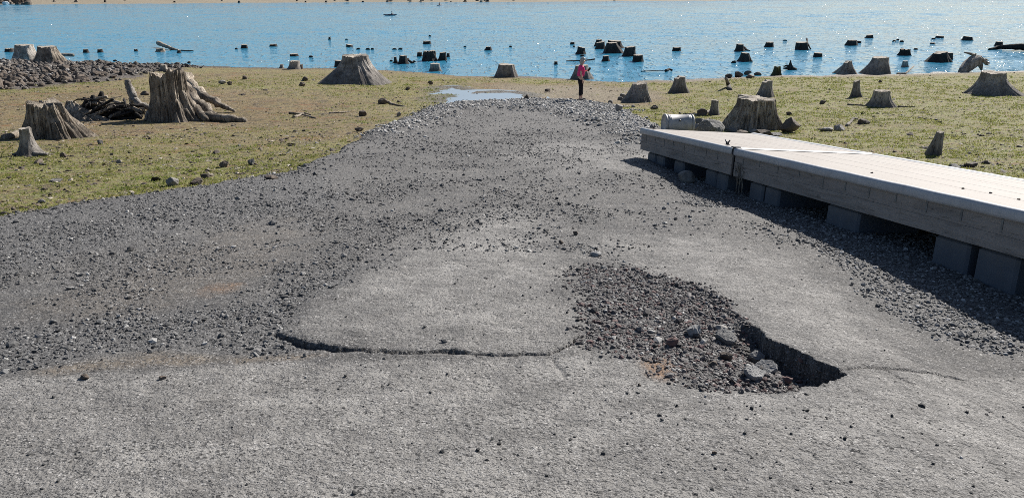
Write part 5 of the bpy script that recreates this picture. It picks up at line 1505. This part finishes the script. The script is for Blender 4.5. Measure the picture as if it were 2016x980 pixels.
# ------------------------------------------------------------------ grey drum on its side
def drum():
    P0 = hit(1333, 263); m = depth(P0) / FPX
    L = 58 * m; rr = 19 * m
    yy = P0[1] + rr
    x0 = (1333 - 1008) / FPX * depth(np.array([0, yy, P0[2]]))
    root = empty('metal_drum', (x0, yy, sz(x0, yy)))
    root.rotation_euler = (0, 0.03, R(6))
    tag(root, 'grey metal drum lying on its side beyond the far end of the dock', 'drum')
    def shell(nm, prof, mat, par):
        n = 48; V = []; F = []
        for (x, r) in prof:
            for k in range(n):
                t = 2 * math.pi * k / n
                V.append((x, r * math.cos(t), rr + r * math.sin(t)))
        for i in range(len(prof) - 1):
            for k in range(n):
                k2 = (k + 1) % n
                F.append((i * n + k, (i + 1) * n + k, (i + 1) * n + k2, i * n + k2))
        F.append(tuple(range(n))); F.append(tuple((len(prof) - 1) * n + k for k in range(n))[::-1])
        return mesh_np(nm, V, F, M[mat], par, True)
    h = L / 2
    prof = [(-h + .05, rr * .97)]
    for c in (-.36, -.31, .33, .37):
        prof += [(c * L - .012, rr * .97), (c * L, rr * 1.0), (c * L + .012, rr * .97)]
    prof += [(h - .05, rr * .97)]
    body = shell('body', prof, 'drum', root)
    for s in (-1, 1):
        pr = [(s * (h - .052), rr * .965), (s * (h - .045), rr * 1.03), (s * (h - .015), rr * 1.03), (s * h, rr * 1.0), (s * h, rr * .92), (s * (h - .02), rr * .90), (s * (h - .02), rr * .1)]
        if s < 0: pr = pr[::-1]
        shell('end_rim', pr, 'drum', root)
    b = MB(); b.tube([(-.02, -rr * 1.0 * math.cos(.5), rr + rr * math.sin(.5)), (-.02, -rr * 1.06 * math.cos(.5), rr + rr * 1.06 * math.sin(.5))], .022, 10); b.build('bung', M['darkmetal'], root, True)
drum()
# wire round the cracked stump
sticks('wire', 'thin pale wire hanging round the right side of the cracked stump', 'wire', [(1512, 246, .30), (1518, 250, .42), (1526, 251, .50), (1530, 252, .55)], .012, .010, 'palewood')

# ------------------------------------------------------------------ people
def skinned(name, verts, edges, radii, mat, parent, sub=2):
    me = bpy.data.meshes.new(name)
    me.from_pydata(verts, edges, [])
    o = bpy.data.objects.new(name, me); col.objects.link(o)
    sk = o.modifiers.new('skin', 'SKIN'); sk.use_smooth_shade = True
    sv = me.skin_vertices[0].data if me.skin_vertices else None
    if sv is None:
        bpy.context.view_layer.objects.active = o
        bpy.context.view_layer.update(); sv = me.skin_vertices[0].data
    for i, r in enumerate(radii):
        sv[i].radius = r if hasattr(r, '__len__') else (r, r)
        sv[i].use_root = (i == 0)
    ss = o.modifiers.new('sub', 'SUBSURF'); ss.levels = sub; ss.render_levels = sub
    dg = bpy.context.evaluated_depsgraph_get()
    m2 = bpy.data.meshes.new_from_object(o.evaluated_get(dg))
    bpy.data.objects.remove(o)
    bpy.data.meshes.remove(me)
    m2.name = name; m2.materials.clear(); m2.materials.append(M[mat])
    for p in m2.polygons: p.use_smooth = True
    o2 = bpy.data.objects.new(name, m2)
    return link(o2, parent)

def blob(name, c, r, mat, parent, seed=1, n=0.0, cut=None):
    V = IV.copy() * np.array(r) * (1 + n * noise3(IV[:, 0] * 3, IV[:, 1] * 3, IV[:, 2] * 3, seed))[:, None]
    if cut is not None: V = cut(V)
    return mesh_np(name, V + np.array(c), IF, M[mat], parent, True)

def standing_person():
    P0 = hit(1142, 197.5); m = depth(P0) / FPX
    H = (197.5 - 117) * m
    root = empty('person', tuple(P0)); k = H / 1.62
    root.scale = (k, k, k)
    tag(root, 'grey-haired person in crimson top and black trousers standing at the gravel end', 'person')
    V = [(0, 0, .86), (-.01, 0, 1.00), (.02, 0, 1.15), (.01, 0, 1.28), (.035, 0, 1.37), (.06, 0, 1.43), (.085, 0, 1.50), (.10, 0, 1.55),
         (0, -.085, .80), (.02, -.10, .46), (-.03, -.10, .10), (-.05, -.10, .045), (.07, -.11, .03),
         (0, .085, .80), (.04, .10, .46), (.06, .11, .10), (.05, .11, .045), (.17, .12, .03),
         (.01, -.165, 1.30), (-.01, -.215, 1.05), (.055, -.215, .82), (.075, -.21, .765),
         (.01, .165, 1.30), (.05, .215, 1.07), (.23, .12, 1.13), (.275, .09, 1.15)]
    E = [(0, 1), (1, 2), (2, 3), (3, 4), (4, 5), (5, 6), (6, 7), (0, 8), (8, 9), (9, 10), (10, 11), (11, 12), (0, 13), (13, 14), (14, 15), (15, 16), (16, 17),
         (3, 18), (18, 19), (19, 20), (20, 21), (3, 22), (22, 23), (23, 24), (24, 25)]
    Rr = [(.09, .10), (.10, .11), (.11, .115), (.10, .12), (.05, .05), (.052, .05), (.085, .075), (.075, .068),
          .060, .050, .036, .035, .028, .060, .050, .036, .035, .028, .055, .040, .028, .026, .055, .040, .028, .026]
    # fingers, rooted in the palms
    for base, dirv, side in ((21, Vector((.15, .02, -1)), Vector((1, 0, .1))), (25, Vector((1, -.3, .15)), Vector((0, .3, 1)))):
        for q, (off, ln) in enumerate(((-.022, .060), (-.008, .070), (.007, .065), (.021, .052), (.036, .045))):
            b0 = Vector(V[base]); d = dirv.normalized(); sd = side.normalized()
            p1 = b0 + sd * off + d * (.035 if q < 4 else .012); p2 = p1 + d * ln * .55 + (sd * .012 if q == 4 else Vector((0, 0, 0))); p3 = p2 + d * ln * .40 + Vector((-.01, .012, 0))
            i0 = len(V); V += [tuple(p1), tuple(p2), tuple(p3)]; E += [(base, i0), (i0, i0 + 1), (i0 + 1, i0 + 2)]; Rr += [.010, .0085, .007]
    body = skinned('body', V, E, Rr, 'skin', root)
    blob('nose', (.185, 0, 1.515), (.022, .014, .02), 'skin', body)
    for s in (-1, 1):
        blob('eye', (.165, s * .032, 1.54), (.008, .012, .008), 'phone', body)
        blob('ear', (.085, s * .078, 1.52), (.022, .012, .032), 'skin', body)
    blob('mouth', (.170, 0, 1.475), (.010, .022, .006), 'redrock', body)
    def hc(V):
        V = V.copy(); f = V[:, 0] > .045
        V[f & (V[:, 2] < .04), 0] = .045
        return V
    blob('hair', (.075, 0, 1.545), (.115, .105, .120), 'hair', root, 5, .10, hc)
    blob('hair', (.030, 0, 1.475), (.085, .100, .095), 'hair', root, 6, .10)
    sV = [(0, 0, .90), (.0, 0, 1.02), (.035, 0, 1.16), (.01, 0, 1.28), (.03, 0, 1.355), (.01, -.17, 1.295), (-.003, -.205, 1.14), (.01, .17, 1.295), (.015, .205, 1.14)]
    skinned('shirt', sV, [(0, 1), (1, 2), (2, 3), (3, 4), (3, 5), (5, 6), (3, 7), (7, 8)], [(.165, .17), (.155, .16), (.165, .16), (.14, .16), (.065, .07), .078, .070, .078, .070], 'shirt', root)
    pV = [(0, 0, .93), (0, 0, .82), (0, -.085, .78), (.02, -.10, .46), (-.025, -.10, .165), (0, .085, .78), (.04, .10, .46), (.058, .11, .165)]
    skinned('trousers', pV, [(0, 1), (1, 2), (2, 3), (3, 4), (1, 5), (5, 6), (6, 7)], [(.155, .16), (.150, .155), .115, .085, .068, .115, .085, .068], 'pants', root)
    for fx, fy, x0 in ((-.04, -.105, 0), (.06, .115, 0)):
        V = IV.copy() * np.array([.13, .048, .045]); V[:, 2] = np.maximum(V[:, 2], -.03)
        mesh_np('shoe', V + np.array([fx + .05, fy, .032]), IF, M['shoe'], root, True)
    # phone in the far hand, a thing of its own
    b = MB(); b.box(-.04, .04, -.006, .006, -.08, .08, .005)
    o = b.build('phone', M['phone']); o.location = Vector(P0) + Vector((.335, .065, 1.19)) * k; o.rotation_euler = (0.1, R(35), R(20))
    tag(o, 'small dark phone held up by the standing person', 'phone')
standing_person()

def paddler(px, py, wpx, hpx, hullm, label_k, label_p, label_d, side):
    P0 = hit_fn(lambda x, y: np.zeros_like(x), px, py, 420)
    r = ray(px, py); t = -EYE / r[2]; P0 = np.array([r[0] * t, r[1] * t, 0.0]); m = depth(P0) / FPX
    W_ = wpx * m; Lh = max(W_, 2.6); ang = math.acos(min(1, W_ / Lh)) * 0.9
    root = empty('kayak', tuple(P0)); root.rotation_euler = (0, 0, ang)
    tag(root, label_k, 'kayak', 'kayaks on the lake')
    nu = 28; nv = 14; V = []; F = []
    for i in range(nu + 1):
        s = -1 + 2 * i / nu; w = .33 * (1 - abs(s) ** 2.4) + .006; up = .14 * abs(s) ** 2.5
        for k in range(nv):
            a = 2 * math.pi * k / nv
            V.append((s * Lh / 2, w * math.cos(a), .06 + up + (.17 if math.sin(a) > 0 else .16) * math.sin(a) * (1 - .75 * abs(s) ** 3)))
    for i in range(nu):
        for k in range(nv):
            k2 = (k + 1) % nv; F.append((i * nv + k, (i + 1) * nv + k, (i + 1) * nv + k2, i * nv + k2))
    mesh_np('hull', V, F, M[hullm], root, True)
    b = MB(); n = 20
    for k in range(n):
        pass
    b.tube([(.45 * math.cos(t), .2 * math.sin(t), .235) for t in np.linspace(0, 2 * math.pi, 25)], .022, 6); b.build('cockpit_rim', M['darkmetal'], root, True)
    h = hpx * m
    ps = empty('person', (P0[0] + side * 1.0 * math.cos(ang) * .35, P0[1], .06)); ps.rotation_euler = (0, 0, ang)
    tag(ps, label_p, 'person', 'people paddling kayaks'); kk = h / .92; ps.scale = (kk, kk, kk)
    V = [(0, 0, .12), (0, 0, .32), (.02, 0, .52), (.03, 0, .62), (.04, 0, .70), (.05, 0, .80), (.02, -.17, .54), (.12, -.26, .36), (.32, -.22, .38), (.02, .17, .54), (.12, .26, .36), (.32, .22, .38), (.4, -.1, .16), (.4, .1, .16)]
    E = [(0, 1), (1, 2), (2, 3), (3, 4), (4, 5), (2, 6), (6, 7), (7, 8), (2, 9), (9, 10), (10, 11), (0, 12), (0, 13)]
    skinned('body', V, E, [.14, .13, .12, .05, .08, .085, .06, .045, .03, .06, .045, .03, .07, .07], 'skin', ps)
    skinned('jacket', [(0, 0, .15), (0, 0, .32), (.02, 0, .52), (.02, -.17, .54), (.10, -.24, .39), (.02, .17, .54), (.10, .24, .39)], [(0, 1), (1, 2), (2, 3), (3, 4), (2, 5), (5, 6)], [.165, .155, .145, .08, .065, .08, .065], 'navy', ps)
    blob('hat', (.04, 0, .83), (.11, .105, .09), 'navy', ps)
    q = empty('paddle', (ps.location.x + .3 * math.cos(ang), P0[1] + .3 * math.sin(ang), .44)); q.rotation_euler = (0, 0, ang + .2); tag(q, label_d, 'paddle', 'paddles held over the kayaks')
    b = MB(); b.tube([(0, -1.05, -.06), (0, 0, 0), (0, 1.05, .16)], .016, 6); b.build('shaft', M['darkmetal'], q, True)
    for s, z in ((-1, -.08), (1, .18)):
        b = MB(); b.tube([(0, s * 1.0, z), (0, s * 1.15, z), (0, s * 1.32, z), (0, s * 1.4, z)], [.03, .085, .085, .03], 8, 0, 0, .2); b.build('blade', M['white'], q, True)
paddler(768, 31, 27, 7.5, 'kayak', 'dark kayak with an upright paddler, nearer of two on the lake', 'person in dark clothing sitting upright in the nearer dark kayak', 'paddle held across the nearer dark kayak', 1)
paddler(866.5, 12, 13, 6.5, 'white', 'white kayak farther out on the lake, right of the dark one', 'person in dark clothing sitting at the left end of the white kayak', 'paddle held across the farther white kayak', -1)

# ------------------------------------------------------------------ the far shore: stumps and rocks on the sandy bank
def far_pt(px, dy):
    x = 0.0; y = 350.0
    for _ in range(30):
        x = (px - 1008) / FPX * (y * CP + EYE * SP); y = float(farY(np.array([x]))[0]) + dy
    return x, y
for i in range(64):
    px = random.uniform(5, 1010) if i < 56 else random.uniform(1010, 1560)
    dy = random.uniform(-1, 40) if px < 600 else random.uniform(0, 14)
    x, y = far_pt(px, dy); z = max(float(ground_h(np.array([x]), np.array([y]))[0]), 0)
    h = random.uniform(.35, .8); r = random.uniform(.3, .6)
    if i < 6:
        n = 14; V = []; F = []
        for j, (t, f) in enumerate(((-.3, 1.7), (.1, 1.35), (.4, 1.05), (1, .95))):
            for k in range(n):
                a = 2 * math.pi * k / n; q = f * (1 + .2 * random.uniform(-1, 1) * (1 - max(t, 0)))
                V.append((q * math.cos(a), q * math.sin(a), t))
        for j in range(3):
            for k in range(n):
                k2 = (k + 1) % n; F.append((j * n + k, j * n + k2, (j + 1) * n + k2, (j + 1) * n + k))
        F.append(tuple(3 * n + k for k in range(n)))
        o = mesh_np('tree_stump', V, F, M['wetwood' if i % 2 else 'wood'], None, False)
        if i == 0: FS = []
        FS.append(o)
    else:
        o = FS[i % 6].copy(); col.objects.link(o)
    o.location = (x, y, z); o.scale = (r, r, h); o.rotation_euler = (0, 0, random.uniform(0, 6))
    tag(o, 'tiny dark stump on the sandy far shore across the lake', 'stump', 'stumps along the far shore')
pts = [far_pt(random.uniform(-5, 62), random.uniform(-6, 16)) for _ in range(22)]
rock_copy_set(22, pts, [random.uniform(1.2, 3.2) for _ in pts], 'dark boulder on the far shore in the top left corner', 'boulders on the far shore', 'rock')
x, y = far_pt(11, -4)
o = mesh_np('rock', ROCKV[3] * np.array([1.1, .8, .8]), IF, M['white'], smooth=False); o.location = (x, y, .4)
tag(o, 'bright white boulder at the water below the dark far boulders', 'rock')
